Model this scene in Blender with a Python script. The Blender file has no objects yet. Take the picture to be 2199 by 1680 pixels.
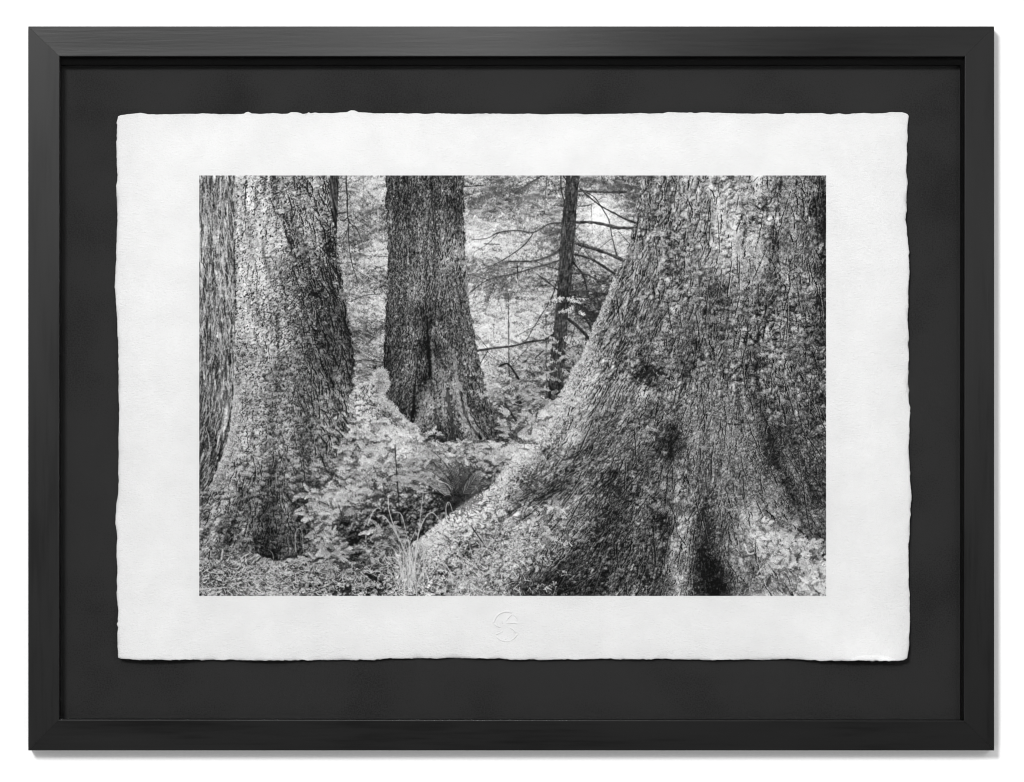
# ---------------------------------------------------------------- the printed picture
# The print is a flat black-and-white forest picture.  Its ink is worked out here, tone by tone.
import numpy as np
rng = np.random.default_rng(7)
PX0, PY0, PX1, PY1 = 747.0, 658.6, 3098.0, 2235.4
PW, PH = 1254, 841
KX = PW / (PX1 - PX0)
YY, XX = np.mgrid[0:PH, 0:PW].astype(np.float32)
SX = PX0 + (XX + .5) / KX            # photo pixel coordinates of every print point
SY = PY0 + (YY + .5) / KX

def A(*p): return [(740 + x / 2.1, 650 + y / 2.1) for x, y in p]
def B(*p): return [(1520 + x / 2.1, 650 + y / 2.1) for x, y in p]
def Cc(*p): return [(2300 + x / 2.1, 650 + y / 2.1) for x, y in p]
def D(*p): return [(740 + x / 2.1, 1440 + y / 2.1) for x, y in p]
def E(*p): return [(1520 + x / 2.1, 1440 + y / 2.1) for x, y in p]
def F(*p): return [(2300 + x / 2.1, 1440 + y / 2.1) for x, y in p]

def gauss(a, sx, sy=None, ang=None):
    sy = sx if sy is None else sy
    p = int(min(3 * max(sx, sy) + 2, 120))
    b = np.pad(a, p, mode='reflect')
    fy = np.fft.fftfreq(b.shape[0])[:, None]; fx = np.fft.rfftfreq(b.shape[1])[None, :]
    g = np.exp(-2 * np.pi ** 2 * ((fx * sx) ** 2 + (fy * sy) ** 2))
    return np.fft.irfft2(np.fft.rfft2(b) * g, b.shape)[p:-p, p:-p].astype(np.float32)

def white(): return rng.standard_normal((PH, PW)).astype(np.float32)
def unit(a): return (a - a.mean()) / (a.std() + 1e-9)
def band(sx, sy=None): return unit(gauss(white(), sx, sy))

def bil(a, x, y):
    x = np.clip(x, 0, PW - 1.001); y = np.clip(y, 0, PH - 1.001)
    i = x.astype(np.int32); j = y.astype(np.int32); fx = x - i; fy = y - j
    return (a[j, i] * (1 - fx) + a[j, i + 1] * fx) * (1 - fy) + (a[j + 1, i] * (1 - fx) + a[j + 1, i + 1] * fx) * fy

def lic(n, vx, vy, L):
    acc = n.copy()
    for sgn in (1, -1):
        x, y = XX.copy(), YY.copy()
        for k in range(L):
            i = np.clip(x, 0, PW - 1).astype(np.int32); j = np.clip(y, 0, PH - 1).astype(np.int32)
            x = x + sgn * vx[j, i]; y = y + sgn * vy[j, i]
            acc += bil(n, x, y) * (1 - k / L)
    return unit(acc)

def relief(h, lx=.6, ly=.8, s=3.0, cav=.9):
    gy, gx = np.gradient(h)
    return unit(unit(gx * lx + gy * ly) + cav * unit(h - gauss(h, s)))

def poly(pts, wob=0.0, wx=None, wy=None):
    m = np.zeros((PH, PW), bool)
    x = SX + (wx * wob if wob else 0); y = SY + (wy * wob if wob else 0)
    n = len(pts)
    for a in range(n):
        x1, y1 = pts[a]; x2, y2 = pts[(a + 1) % n]
        if abs(y1 - y2) < 1e-6: continue
        c = ((y1 > y) != (y2 > y)) & (x < (x2 - x1) * (y - y1) / (y2 - y1) + x1)
        m ^= c
    return m

def idw(pts, pw=3.2):
    pts = np.array(pts, np.float32)
    st = 6
    gx = SX[::st, ::st]; gy = SY[::st, ::st]
    num = np.zeros(gx.shape, np.float32); den = num.copy()
    for q in pts:
        w = 1 / ((gx - q[0]) ** 2 + (gy - q[1]) ** 2 + 150) ** (pw / 2)
        num += w * q[2]; den += w
    low = num / den
    x = np.clip(XX / st, 0, low.shape[1] - 1.001); y = np.clip(YY / st, 0, low.shape[0] - 1.001)
    i = x.astype(int); j = y.astype(int); fx = x - i; fy = y - j
    return (low[j, i] * (1 - fx) + low[j, i + 1] * fx) * (1 - fy) + (low[j + 1, i] * (1 - fx) + low[j + 1, i + 1] * fx) * fy

def worley(cx, cy, x, y, seed):
    r = np.random.default_rng(seed)
    u = x / cx; v = y / cy
    iu = np.floor(u).astype(int); iv = np.floor(v).astype(int)
    NJ = 512
    jx = r.random((NJ, NJ)).astype(np.float32); jy = r.random((NJ, NJ)).astype(np.float32)
    f1 = np.full(u.shape, 9., np.float32); f2 = f1.copy(); idd = np.zeros(u.shape, int); px = f1.copy(); py = f1.copy()
    for di in (-1, 0, 1):
        for dj in (-1, 0, 1):
            a = iu + di; b = iv + dj; h = (a % NJ, b % NJ)
            dx = a + jx[h] - u; dy = b + jy[h] - v
            d = np.sqrt(dx * dx + dy * dy)
            c = d < f1
            f2 = np.where(c, f1, np.minimum(f2, d))
            idd = np.where(c, (a % NJ) * NJ + b % NJ, idd); px = np.where(c, dx, px); py = np.where(c, dy, py)
            f1 = np.where(c, d, f1)
    return f1, f2, idd, px, py

class Ink:
    """short strokes, collected and laid down in order"""
    def __init__(s): s.x = []; s.y = []; s.v = []; s.n = 0
    def add(s, x0, y0, ang, L, val, curv=0., w=1, n=None, fade=0.):
        x0, y0, ang, L, val, curv = [np.atleast_1d(np.asarray(q, np.float32)) for q in (x0, y0, ang, L, val, curv)]
        N = max(map(len, (x0, y0, ang, L, val)))
        x0, y0, ang, L, val, curv = [np.broadcast_to(q, (N,)) for q in (x0, y0, ang, L, val, curv)]
        if n is None: n = int(max(3, np.ceil(L.max() * 1.5)))
        t = np.linspace(0, 1, n, dtype=np.float32)[None, :]
        a = ang[:, None] + curv[:, None] * t / 2
        x = x0[:, None] + np.cos(a) * L[:, None] * t; y = y0[:, None] + np.sin(a) * L[:, None] * t
        v = val[:, None] + fade * t + 0 * x
        for k in range(w):
            o = (k - (w - 1) / 2)
            s.x.append((x - np.sin(a) * o).ravel()); s.y.append((y + np.cos(a) * o).ravel()); s.v.append(v.ravel())
    def lay(s, img, mask=None, alpha=1.0):
        if not s.x: return
        x = np.concatenate(s.x); y = np.concatenate(s.y); v = np.concatenate(s.v)
        i = np.round(x).astype(int); j = np.round(y).astype(int)
        ok = (i >= 0) & (i < PW) & (j >= 0) & (j < PH)
        i, j, v = i[ok], j[ok], v[ok]
        if mask is not None:
            ok = mask[j, i]; i, j, v = i[ok], j[ok], v[ok]
        if alpha >= 1: img[j, i] = v
        else: img[j, i] = img[j, i] * (1 - alpha) + alpha * v
        s.x = []; s.y = []; s.v = []

def P(pts): return np.array([((x - PX0) * KX, (y - PY0) * KX) for x, y in pts], np.float32)

def line(img, pts, w0, w1, val, shade=0., alpha=1., rough=.25, mask=None):
    """a branch, crack or blade: a tapered line through pts (photo pixels), widths in photo pixels"""
    p = P(pts)
    # smooth: Catmull-Rom
    if len(p) > 2:
        q = np.vstack([2 * p[0] - p[1], p, 2 * p[-1] - p[-2]]); o = []
        for a in range(1, len(q) - 2):
            for t in np.linspace(0, 1, 8, endpoint=False):
                o.append(.5 * ((2 * q[a]) + (-q[a-1] + q[a+1]) * t + (2*q[a-1] - 5*q[a] + 4*q[a+1] - q[a+2]) * t*t + (-q[a-1] + 3*q[a] - 3*q[a+1] + q[a+2]) * t**3))
        p = np.vstack([o, p[-1:]])
    n = len(p) - 1
    mw = max(w0, w1) * KX + 3
    x0, y0 = np.maximum(np.floor(p.min(0) - mw), 0).astype(int); x1 = int(min(p[:, 0].max() + mw + 1, PW)); y1 = int(min(p[:, 1].max() + mw + 1, PH))
    if x1 <= x0 or y1 <= y0: return
    X = XX[y0:y1, x0:x1]; Y = YY[y0:y1, x0:x1]
    best = np.full(X.shape, 1e9, np.float32); wid = np.zeros_like(best); sgn = np.zeros_like(best)
    for a in range(n):
        d = p[a + 1] - p[a]; L2 = d @ d + 1e-6
        t = np.clip(((X - p[a, 0]) * d[0] + (Y - p[a, 1]) * d[1]) / L2, 0, 1)
        ex = X - p[a, 0] - t * d[0]; ey = Y - p[a, 1] - t * d[1]
        e = np.hypot(ex, ey); c = e < best
        best = np.where(c, e, best); wid = np.where(c, (w0 + (w1 - w0) * (a + t) / n) * KX, wid); sgn = np.where(c, ey, sgn)
    wid = wid * (1 + rough * NB1[y0:y1, x0:x1])
    al = np.clip(wid / 2 - best + .5, 0, 1) * np.clip(wid, 0, 1) * alpha
    if mask is not None: al = al * mask[y0:y1, x0:x1]
    v = val - shade * np.clip(sgn / (wid / 2 + .3), -1, 1) + 14 * NB0[y0:y1, x0:x1] * (1 if shade else .4)
    img[y0:y1, x0:x1] = img[y0:y1, x0:x1] * (1 - al) + v * al

NB0 = band(.8); NB1 = band(2.2); NB2 = band(5); NB3 = band(12); NB4 = band(28)
WXn = unit(band(1.5) + band(4) * 1.3); WYn = unit(band(1.5) + band(4) * 1.3)

# ---- outlines (photo pixels)
L1_left = A((300, 0), (298, 200), (290, 480), (288, 700), (296, 1000), (305, 1370), (295, 1680)) + D((285, 100), (262, 300), (245, 420), (200, 550), (150, 700), (90, 820), (40, 850), (10, 865))
L1_right = A((1030, 0), (1050, 250), (1085, 480), (1110, 650), (1145, 880), (1180, 1050), (1200, 1200), (1225, 1350), (1238, 1500), (1225, 1680)) + D((1190, 150), (1245, 280))
L1_bot = D((1200, 380), (1150, 620), (1040, 780), (900, 850), (850, 1000), (850, 1120), (880, 1290), (830, 1345), (700, 1392), (600, 1385), (420, 1320), (220, 1380), (0, 1420))
M_left = A((1485, 0), (1490, 300), (1497, 600), (1490, 900), (1475, 1250), (1465, 1400), (1480, 1600)) + [(1449, 1500), (1500, 1560)]
M_right = B((465, 0), (460, 300), (475, 700), (500, 950), (530, 1200), (570, 1400), (600, 1550), (635, 1680)) + E((660, 130), (705, 250), (690, 440))
T_left = B((1270, 0), (1240, 300), (1215, 600), (1195, 900), (1170, 1200), (1140, 1450), (1128, 1680)) + E((1125, 140))
T_right = B((1375, 0), (1350, 250), (1330, 600), (1305, 900), (1275, 1200), (1260, 1450), (1243, 1680)) + E((1235, 90), (1180, 130))
R_edge = Cc((242, 0), (205, 200), (165, 400), (110, 620), (60, 740), (0, 830)) + B((1600, 950), (1550, 1060), (1500, 1170), (1440, 1330), (1400, 1430), (1330, 1530), (1280, 1640)) \
    + E((1240, 50), (1200, 110), (1150, 140), (1040, 260), (980, 440), (880, 530), (760, 700), (700, 780), (620, 850), (450, 950), (300, 1070), (130, 1200), (20, 1290))
V_top = A((1225, 1660), (1365, 1640), (1390, 1590), (1410, 1555), (1440, 1543), (1475, 1555), (1485, 1600), (1505, 1660)) + D((1445, 100), (1550, 180), (1600, 250), (1680, 330)) \
    + E((80, 330), (110, 400), (300, 455), (420, 470), (600, 480), (780, 455), (950, 470), (1000, 440))

mL0 = poly(L1_left + [(700, 1860), (700, 640)], 1.5, WXn, WYn)
mL1 = poly(L1_left + [(700, 1860), (700, 2125)] + L1_bot[::-1] + L1_right[::-1], 2.5, WXn, WYn)
mC = poly([(1215, 650), (1272, 650), (1268, 770), (1264, 880), (1262, 960), (1240, 960)], 1.0, WXn, WYn)
mM = poly(M_left + [(1600, 1660)] + M_right[::-1], 2.2, WXn, WYn)
mT = poly(T_left + T_right[::-1], 1.2, WXn, WYn)
mR = poly(R_edge + [(1480, 2080), (1480, 2300), (3200, 2300), (3200, 640), (2414, 640)], 3.0, WXn, WYn)
mV = poly(V_top + [(2000, 1700), (1900, 1900), (1560, 2300), (1150, 2300)] + L1_bot[:9][::-1] + D((1245, 280)) + A((1225, 1690)), 3.0, WXn, WYn)
mG = poly(L1_bot[::-1][:9] + [(1150, 2090), (1250, 2100), (1400, 2110), (1560, 2060), (1700, 2240), (1700, 2300), (700, 2300), (700, 2110)], 3.0, WXn, WYn)

# ---- mean tone of every region: (photo x, photo y, tone 0..255)
def tri(s):
    v = [float(t) for t in s.replace(';', ' ').replace(',', ' ').split()]
    return [(v[i], v[i + 1], v[i + 2]) for i in range(0, len(v), 3)]
tL0 = tri("760,700,105;800,700,122;860,700,98;780,900,115;830,900,112;770,1100,98;850,1100,112;780,1300,80;850,1250,108;860,1350,85;760,1500,78;840,1500,108;800,1650,72;760,1750,72;840,1600,112;870,900,100;865,1150,85")
tL1 = tri("""920,680,152;960,760,158;900,900,160;1000,900,160;950,1050,168;1000,1100,150;930,1250,168;1010,1300,148;920,1400,152;1080,700,140;1150,700,122;1200,700,112;1100,850,132;1150,900,118;1220,900,110
1100,1050,98;1170,1090,66;1230,1100,85;1150,1200,98;1220,1250,82;1290,1250,74;1150,1330,88;1250,1380,92;1310,1400,66;1050,1200,128;1050,1400,112;900,1550,162;870,1650,165;950,1550,128;1050,1520,112;1150,1500,82
1250,1500,108;1290,1550,118;1000,1650,112;1080,1650,130;1130,1650,95;1220,1650,105;850,1780,145;780,1880,130;900,1830,112;1000,1800,105;1080,1800,115;1150,1780,122;880,1950,98;800,2000,122;960,1930,80;1020,1950,66
1080,1930,112;1100,2020,84;1010,2070,48;1090,2080,78;900,2020,92;840,2060,112;770,2080,112;1150,1900,75;890,1480,160;885,1300,150""")
tM = tri("""1460,700,55;1520,700,82;1600,700,78;1680,700,78;1730,750,62;1480,900,82;1560,900,88;1650,900,98;1730,950,122;1480,1100,92;1560,1100,98;1600,1180,52;1660,1100,92;1740,1100,105;1460,1250,72;1540,1250,98
1605,1300,36;1660,1250,108;1750,1250,88;1460,1350,52;1540,1380,92;1605,1420,36;1650,1400,122;1690,1440,142;1720,1380,98;1790,1420,82;1500,1480,82;1560,1540,42;1610,1520,128;1580,1580,124;1660,1520,108;1720,1500,132
1745,1590,142;1690,1620,76;1780,1500,86;1830,1540,78;1800,1600,86;1840,1630,92;1530,1520,72;1650,1640,62""")
tB = tri("""1290,680,130;1330,750,142;1400,700,172;1400,800,122;1340,900,112;1420,950,168;1400,1060,118;1330,1050,132;1320,1150,142;1400,1150,168;1380,1250,92;1420,1290,142;1350,1340,132;1400,1370,104;1300,800,122;1360,1430,142
1780,680,152;1850,690,112;1900,730,98;2000,690,142;2060,700,122;1780,760,112;1850,780,122;1960,780,132;2060,780,132;1790,830,168;1900,850,162;2000,850,152;1800,910,200;1780,930,205;1880,930,172;2000,920,152
2080,890,112;1780,990,132;1850,1000,112;1950,1000,132;2050,1000,142;1780,1060,132;1870,1070,102;1950,1080,122;2050,1060,112;1790,1130,168;1870,1150,168;1980,1130,162;2050,1140,150;1820,1230,188;1900,1230,182
1980,1210,172;2050,1230,142;1830,1300,168;1900,1290,172;2000,1300,132;1830,1390,152;1900,1370,122;1980,1380,112;2040,1350,132;1840,1440,170;1900,1440,112;1990,1440,112
2200,690,122;2260,690,112;2350,690,100;2380,760,92;2200,780,152;2240,800,235;2260,810,240;2310,800,162;2360,800,132;2190,880,162;2260,880,172;2330,900,162;2180,960,112;2250,960,132;2310,950,162;2180,1060,98
2260,1050,102;2170,1120,92;2230,1120,78;2200,1180,72;2160,1230,122;2190,1280,142;2160,1320,122;2150,1370,112;2130,1400,102
1900,1480,130;1960,1500,112;2040,1500,112;1880,1550,100;1930,1560,106;1990,1550,132;1870,1620,86;1900,1640,76;1950,1610,126;1960,1650,112""")
tR = tri("""2430,700,125;2470,700,120;2550,750,130;2650,700,140;2750,750,150;2850,700,150;2950,700,125;3050,700,115;3085,750,60;2400,850,115;2500,850,125;2600,850,130;2720,870,160;2820,900,160;2900,850,130;2970,850,130
3040,850,110;3088,850,50;2380,950,120;2480,950,125;2600,950,130;2750,960,160;2850,970,135;2900,900,105;2960,950,120;3050,950,105;3080,1000,62;2330,1050,118;2420,1050,115;2550,1020,108;2620,1080,112;2750,1050,125
2700,1110,98;2850,1050,125;2960,1050,116;3040,1070,120;3085,1120,54;2320,1150,108;2450,1150,116;2600,1180,108;2750,1180,112;2850,1150,92;2950,1170,102;3040,1150,102;3085,1250,72;2300,1250,108;2420,1250,112;2600,1250,102
2700,1260,96;2830,1250,120;2950,1260,116;3050,1280,92;2250,1350,118;2350,1380,102;2430,1400,58;2480,1350,112;2620,1330,102;2750,1330,112;2850,1380,92;2900,1330,112;3000,1380,92;3080,1400,102;2200,1400,155;2250,1480,122
2340,1500,112;2400,1480,132;2450,1540,82;2520,1490,112;2600,1550,116;2700,1500,116;2800,1480,112;2880,1520,86;2950,1500,102;3050,1550,82;3090,1500,72;2100,1530,178;2150,1500,172;2180,1570,132;2250,1600,106;2330,1630,106
2430,1620,102;2514,1660,52;2600,1650,112;2700,1640,116;2800,1640,116;2880,1660,82;2960,1650,82;3050,1640,92;2030,1610,188;2080,1640,132;2150,1640,152;2200,1680,92;2280,1700,106;2400,1750,82;2500,1760,112;2600,1740,106
2700,1760,106;2800,1780,112;2900,1740,82;2980,1760,96;3060,1780,72;1960,1690,182;2050,1700,116;2130,1730,122;2200,1780,106;2280,1800,76;2330,1850,72;2400,1850,96;2470,1880,116;2560,1860,112;2650,1870,96;2720,1860,102
2800,1860,116;2900,1850,122;2980,1850,86;3060,1870,66;1880,1790,174;1950,1780,106;2000,1840,78;2080,1830,92;2150,1860,116;2250,1900,102;2300,1950,62;2400,1950,96;2490,1960,66;2560,1960,122;2650,1950,82;2730,1960,96
2800,1960,150;2880,1950,132;2960,1980,132;3040,1950,92;3085,2000,76;1800,1880,178;1850,1900,142;1930,1880,122;2020,1900,142;2090,1920,152;1740,1930,192;1800,1980,152;1900,1980,146;2000,1970,156;2080,2000,122;2150,1980,132
2200,2020,96;2270,2060,62;2340,2040,72;2400,2050,92;2440,2080,86;2500,2030,112;2560,2060,116;2620,2040,72;2660,2120,26;2680,2200,22;2730,2080,102;2780,2050,125;2850,2020,182;2930,2030,172;3000,2040,186;3070,2060,152
3080,2120,172;2900,2100,166;2980,2120,122;2820,2120,112;2780,2200,112;2860,2200,122;2950,2180,132;3050,2190,172;3085,2220,182;1650,1990,192;1600,2040,186;1700,2060,152;1770,2060,108;1850,2050,136;1950,2050,152;2030,2060,126
2110,2080,116;2180,2120,76;1560,2090,152;1640,2110,136;1740,2130,142;1840,2130,146;1920,2120,152;2000,2120,112;2060,2180,72;2130,2200,48;2220,2200,62;2330,2180,76;2420,2150,72;2470,2200,106;2550,2180,112;2600,2180,76
1560,2190,142;1640,2200,146;1740,2200,152;1840,2190,142;1930,2190,122;1980,2215,72;2390,2215,92""")
tV = tri("""1420,1420,142;1440,1470,122;1400,1500,152;1480,1560,142;1440,1560,122;1380,1580,168;1340,1600,152;1330,1680,132;1400,1650,132;1470,1640,182;1520,1660,192;1560,1650,162;1620,1660,112;1700,1680,152;1760,1680,132;1830,1680,168
1900,1680,162;1280,1740,126;1380,1740,168;1450,1740,142;1520,1760,122;1580,1720,152;1640,1750,112;1720,1720,132;1780,1740,126;1840,1750,112;1240,1810,132;1330,1800,136;1420,1800,116;1500,1800,112;1580,1820,132;1640,1800,112
1710,1800,72;1770,1800,82;1710,1860,42;1650,1860,76;1570,1870,102;1500,1860,102;1200,1870,142;1300,1850,152;1380,1870,116;1440,1900,92;1540,1900,86;1620,1910,82;1680,1920,62;1180,1930,136;1260,1920,142;1340,1930,102
1400,1950,82;1480,1950,72;1540,1980,82;1600,1980,82;1170,2000,82;1220,1990,122;1290,1970,72;1330,2010,76;1420,2000,112;1480,2040,112;1210,2050,132;1270,2060,112;1340,2070,82;1400,2070,112""")
tG = tri("""780,2130,116;850,2120,126;930,2110,122;1000,2130,132;1080,2140,142;1150,2110,152;1230,2120,152;1300,2140,132;1380,2140,132;1450,2130,136;760,2180,112;820,2190,102;900,2200,126;1000,2180,146;1100,2190,132;1200,2180,152
1280,2200,112;1400,2170,66;1400,2210,92;1350,2160,162;1480,2190,142;790,2220,152;1000,2220,152;1150,2220,142;1270,2225,64;1560,2190,142;1640,2210,146""")
TONE = 129 + 1.12 * (idw(tB) - 122)
for m, t in ((mL0, [(a, b, c * 1.0 + 20) for a, b, c in tL0]), (mC, [(1250, 700, 64), (1250, 900, 52)]), (mL1, tL1), (mM, tM), (mT, [(2140, 700, 62), (2120, 1000, 64), (2100, 1250, 74), (2085, 1400, 86), (2080, 1490, 50)]), (mG, tG), (mV, tV), (mR, tR)):
    TONE = np.where(m, idw(t), TONE)

TONE = np.where(mV, 119 + (TONE - 115) * 1.22, np.where(mR, np.maximum(112 + (TONE - 115) * 1.14, np.where((SX > 2600) & (SX < 2740) & (SY > 2040), 14, 52)), np.where(mL1, 112 + (TONE - 115) * 1.1, TONE)))
NBZ = NB1 * .6
def shade_band(pts, w0, w1, k, m, blur=7):
    b = np.zeros((PH, PW), np.float32); line(b, pts, w0, w1, 1., 0, 1., .5); b = np.clip(gauss(b, blur), 0, 1)
    return np.where(m, 1 + k * b, 1)
for pts_, a_, b_, k_ in ((F((1190, 250), (1250, 480), (1300, 680), (1400, 900), (1500, 1150), (1640, 1310)), 30, 42, -.36), (F((470, 300), (450, 520), (420, 800), (400, 1080), (350, 1400), (310, 1680)), 22, 30, -.35), (E((1660, 700), (1600, 880), (1540, 1100), (1380, 1330), (1230, 1500), (1200, 1680)), 46, 80, -.24),
                         (F((690, 900), (730, 1150), (740, 1400), (760, 1680)), 34, 70, -.2), (F((560, 1100), (520, 1350), (470, 1680)), 50, 70, .18), (F((900, 900), (960, 1150), (1000, 1400), (980, 1680)), 60, 60, .14), (E((1100, 870), (1250, 700), (1400, 480), (1560, 250)), 20, 14, -.3), (E((760, 790), (900, 640), (1080, 430), (1250, 200)), 40, 30, .12), (E((980, 930), (1200, 850), (1330, 690)), 40, 20, -.4),
                         (Cc((1290, 20), (1270, 300), (1255, 620), (1230, 900), (1150, 1250), (1090, 1500)), 20, 20, -.3), (Cc((430, 20), (420, 350), (330, 700), (200, 1000), (60, 1300)), 14, 14, -.22), (Cc((820, 900), (720, 1100), (640, 1350), (600, 1600)), 24, 30, -.35), (Cc((1650, 20), (1660, 800), (1640, 1500)), 40, 50, -.2)):
    TONE = TONE * shade_band(pts_, a_, b_, k_, mR)
for pts_, a_, b_, k_ in ((A((700, 330), (760, 560), (850, 760), (930, 960), (1000, 1200), (1050, 1500)), 50, 60, -.25), (A((1030, 500), (1080, 900), (1160, 1200), (1230, 1500)), 30, 34, -.45), (A((600, 20), (700, 330)), 20, 20, -.2), (D((590, 700), (570, 1000), (560, 1300)), 30, 40, -.45), (D((370, 850), (300, 1050), (200, 1250)), 24, 30, -.4), (D((760, 300), (820, 560), (850, 900)), 26, 30, -.35), (D((470, 950), (440, 1250)), 30, 30, .18), (D((250, 850), (160, 1080), (80, 1300)), 30, 30, .18)):
    TONE = TONE * shade_band(pts_, a_, b_, k_, mL1)

# ---- direction of the bark (radians, y down) as a unit vector field
def field(pts):
    a = np.array(pts, np.float32); r = np.radians(a[:, 2])
    vx = idw(np.c_[a[:, :2], np.cos(r)], 3); vy = idw(np.c_[a[:, :2], np.sin(r)], 3)
    n = np.hypot(vx, vy) + 1e-6
    return vx / n, vy / n
dR = [(2420, 700, 97), (2380, 900, 103), (2330, 1030, 112), (2260, 1200, 116), (2180, 1400, 120), (2100, 1500, 130), (2000, 1600, 135), (1900, 1760, 140), (1700, 1930, 145), (1560, 2050, 145), (2500, 900, 97), (2450, 1200, 108),
      (2350, 1450, 118), (2250, 1650, 128), (2150, 1800, 135), (2000, 1850, 145), (2600, 1200, 97), (2500, 1500, 108), (2400, 1700, 115), (2300, 1900, 122), (2150, 2100, 130), (2700, 800, 92), (2850, 900, 94), (3000, 900, 88), (3080, 1100, 86),
      (2700, 1500, 92), (2900, 1500, 80), (3050, 1600, 72), (2650, 1800, 95), (2850, 1800, 70), (3000, 1900, 60), (2500, 2000, 102), (2450, 2200, 108), (2650, 2100, 90), (2800, 2100, 70), (2950, 2100, 50), (3050, 2150, 45)]
dL = [(760, 700, 92), (860, 800, 88), (780, 1200, 92), (860, 1400, 92), (780, 1600, 102), (900, 800, 90), (950, 1300, 90), (1050, 800, 85), (1180, 800, 74), (1230, 950, 72), (1200, 1100, 70), (1290, 1250, 75), (1150, 1350, 70), (1300, 1400, 80),
      (1100, 1550, 75), (1250, 1550, 62), (900, 1600, 98), (850, 1750, 112), (780, 1900, 125), (900, 1850, 112), (850, 2000, 115), (980, 1850, 98), (1000, 2050, 95), (1080, 1850, 65), (1100, 2000, 80)]
dM = [(1460, 700, 90), (1600, 900, 90), (1730, 750, 90), (1735, 1000, 86), (1770, 1250, 80), (1800, 1400, 74), (1840, 1560, 68), (1600, 1300, 90), (1680, 1350, 84), (1720, 1500, 68), (1760, 1600, 58), (1500, 1400, 96), (1570, 1560, 115), (1460, 1200, 95), (1640, 1500, 95), (2130, 700, 97), (2080, 1300, 95)]
vx, vy = field(dL + dM + dR)

# ---- textures: many sizes of lump and crease at once, lit from the upper left
def puff(n, p=.7, lx=.35, ly=.95):
    h = np.abs(n) ** p                                  # rounded lumps parted by sharp dark creases
    gy, gx = np.gradient(h)
    return unit(1.0 * unit(h) + .9 * unit(gx * lx + gy * ly))
def grain(sg, L): return lic(unit(gauss(white(), sg)), vx, vy, L)
furL = grain(.7, 14); furL2 = grain(1.7, 22)
g1, g2, g3, g4 = grain(.6, 4), grain(1.1, 7), grain(1.9, 6), grain(3.6, 10)
mossf = unit(.45 * puff(band(.8)) + .85 * puff(band(1.4)) + 1.0 * puff(band(2.6)) + .95 * puff(band(4.6)) + .75 * puff(band(8.5)) + .45 * band(16) + .35 * NB0)
barkf = unit(.45 * puff(g1) + .85 * puff(g2, .7, .8, .5) + 1.0 * puff(g3, .6, .8, .5) + .6 * puff(g4, .6, .8, .5) + .8 * puff(band(1.6)) + .5 * puff(band(3.4)) + .5 * puff(band(7)) + .3 * NB0)
flat = unit(unit(puff(g1) + puff(band(1.0)) + .5 * puff(band(2.2))) + .5 * np.minimum(puff(g3, .4), 0) + .3 * NB0)
moss = mossf
streak = unit(lic(unit(gauss(white(), 4.5)), vx, vy, 55) + .6 * lic(unit(gauss(white(), 2.2)), vx, vy, 34))
ridgeL = relief(unit(furL2 + .6 * furL + .45 * band(1.3)), .8, .35, 5, 1.2)
litt = lambda: relief(unit(lic(unit(gauss(white(), .7)), np.cos(NB3 * 1.1), np.sin(NB3 * 1.1), 6) + .5 * band(2)), .2, .95, 4, 1.)
# scaly plates of the big left trunk, two sizes mixed
wxp = XX + 2.6 * band(3) + 5 * band(9) + .9 * NB0; wyp = YY + 2.6 * band(3) + 5 * band(9) + .9 * NB0
lean = gauss(vx, 10)
def scales(cx, cy, seed):
    f1, f2, idd, qx, qy = worley(cx, cy, wxp - lean * (YY - 300) * .35, wyp, seed)
    ta = np.random.default_rng(seed).normal(0, 1, (512 * 512, 3)).astype(np.float32)
    gap = f2 - f1
    h = .8 * ta[idd, 0] * qx - (1.0 + .5 * ta[idd, 1]) * qy + .55 * np.clip(gap * 3.5, 0, 1) + .3 * ta[idd, 2]
    return h, np.clip(1 - gap / .12, 0, 1)
hA, cA = scales(8, 11, 3); hB, cB = scales(15, 19, 4)
pick = np.clip(.5 + 1.2 * NB3, 0, 1)
ph = hA * (1 - pick) + hB * pick * 1.2; pc = cA * (1 - pick) + cB * pick
plates = relief(gauss(ph, .6) + .3 * puff(band(1.4)) * .4 + .12 * NB0, .4, .95, 5, .8)
plates = unit(plates - .9 * pc * np.clip(.4 + NB2, 0, 1.3) + .5 * puff(band(1.1)) + .35 * puff(band(5)) + .3 * ridgeL + .3 * NB0)

TONE = TONE * (1 + np.where(mR, .085, np.where(mM | mL1 | mL0, .10, 0)) * streak)
IMG = TONE.copy()
def soft(m, s): return gauss(m.astype(np.float32), s)
# background: blurred boughs
hang = field([(1300, 700, 80), (1400, 1000, 70), (1350, 1300, 40), (1850, 750, 110), (1950, 780, 105), (2050, 800, 95), (1800, 1000, 130), (1900, 1050, 110), (1850, 1250, 40), (1950, 1250, 35), (2000, 1100, 20), (1900, 1450, 10), (2200, 1000, 60), (2250, 800, 75), (2350, 700, 90), (2200, 1250, 60)])
bgn = lic(unit(gauss(white(), .7)), hang[0], hang[1], 3)
bgt = unit(.7 * puff(bgn) + .8 * puff(band(1.3)) + .7 * puff(band(2.6)) + .6 * puff(band(5)) + .35 * band(9) + .3 * NB0)
mBG = ~(mL0 | mL1 | mC | mM | mT | mR | mV | mG)
IMG += np.where(mBG, 36 * bgt, 0)
IMG += np.where(mL0, 34 * unit(ridgeL + .5 * barkf + .4 * NB0 + .3 * NB2), 0)
IMG += np.where(mC, 22 * ridgeL, 0)
lowmoss = np.clip((SY - 1150 - .55 * (1180 - SX)) / 350, 0, 1) * np.clip((SX - 850) / 120 + (SY - 1450) / 150, 0, 1)
lowmoss = np.clip(lowmoss + .25 * NB3, 0, 1)
mixL = (1 - lowmoss) * plates + lowmoss * unit(mossf + .5 * barkf)
IMG += np.where(mL1, 36 * mixL, 0)
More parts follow.
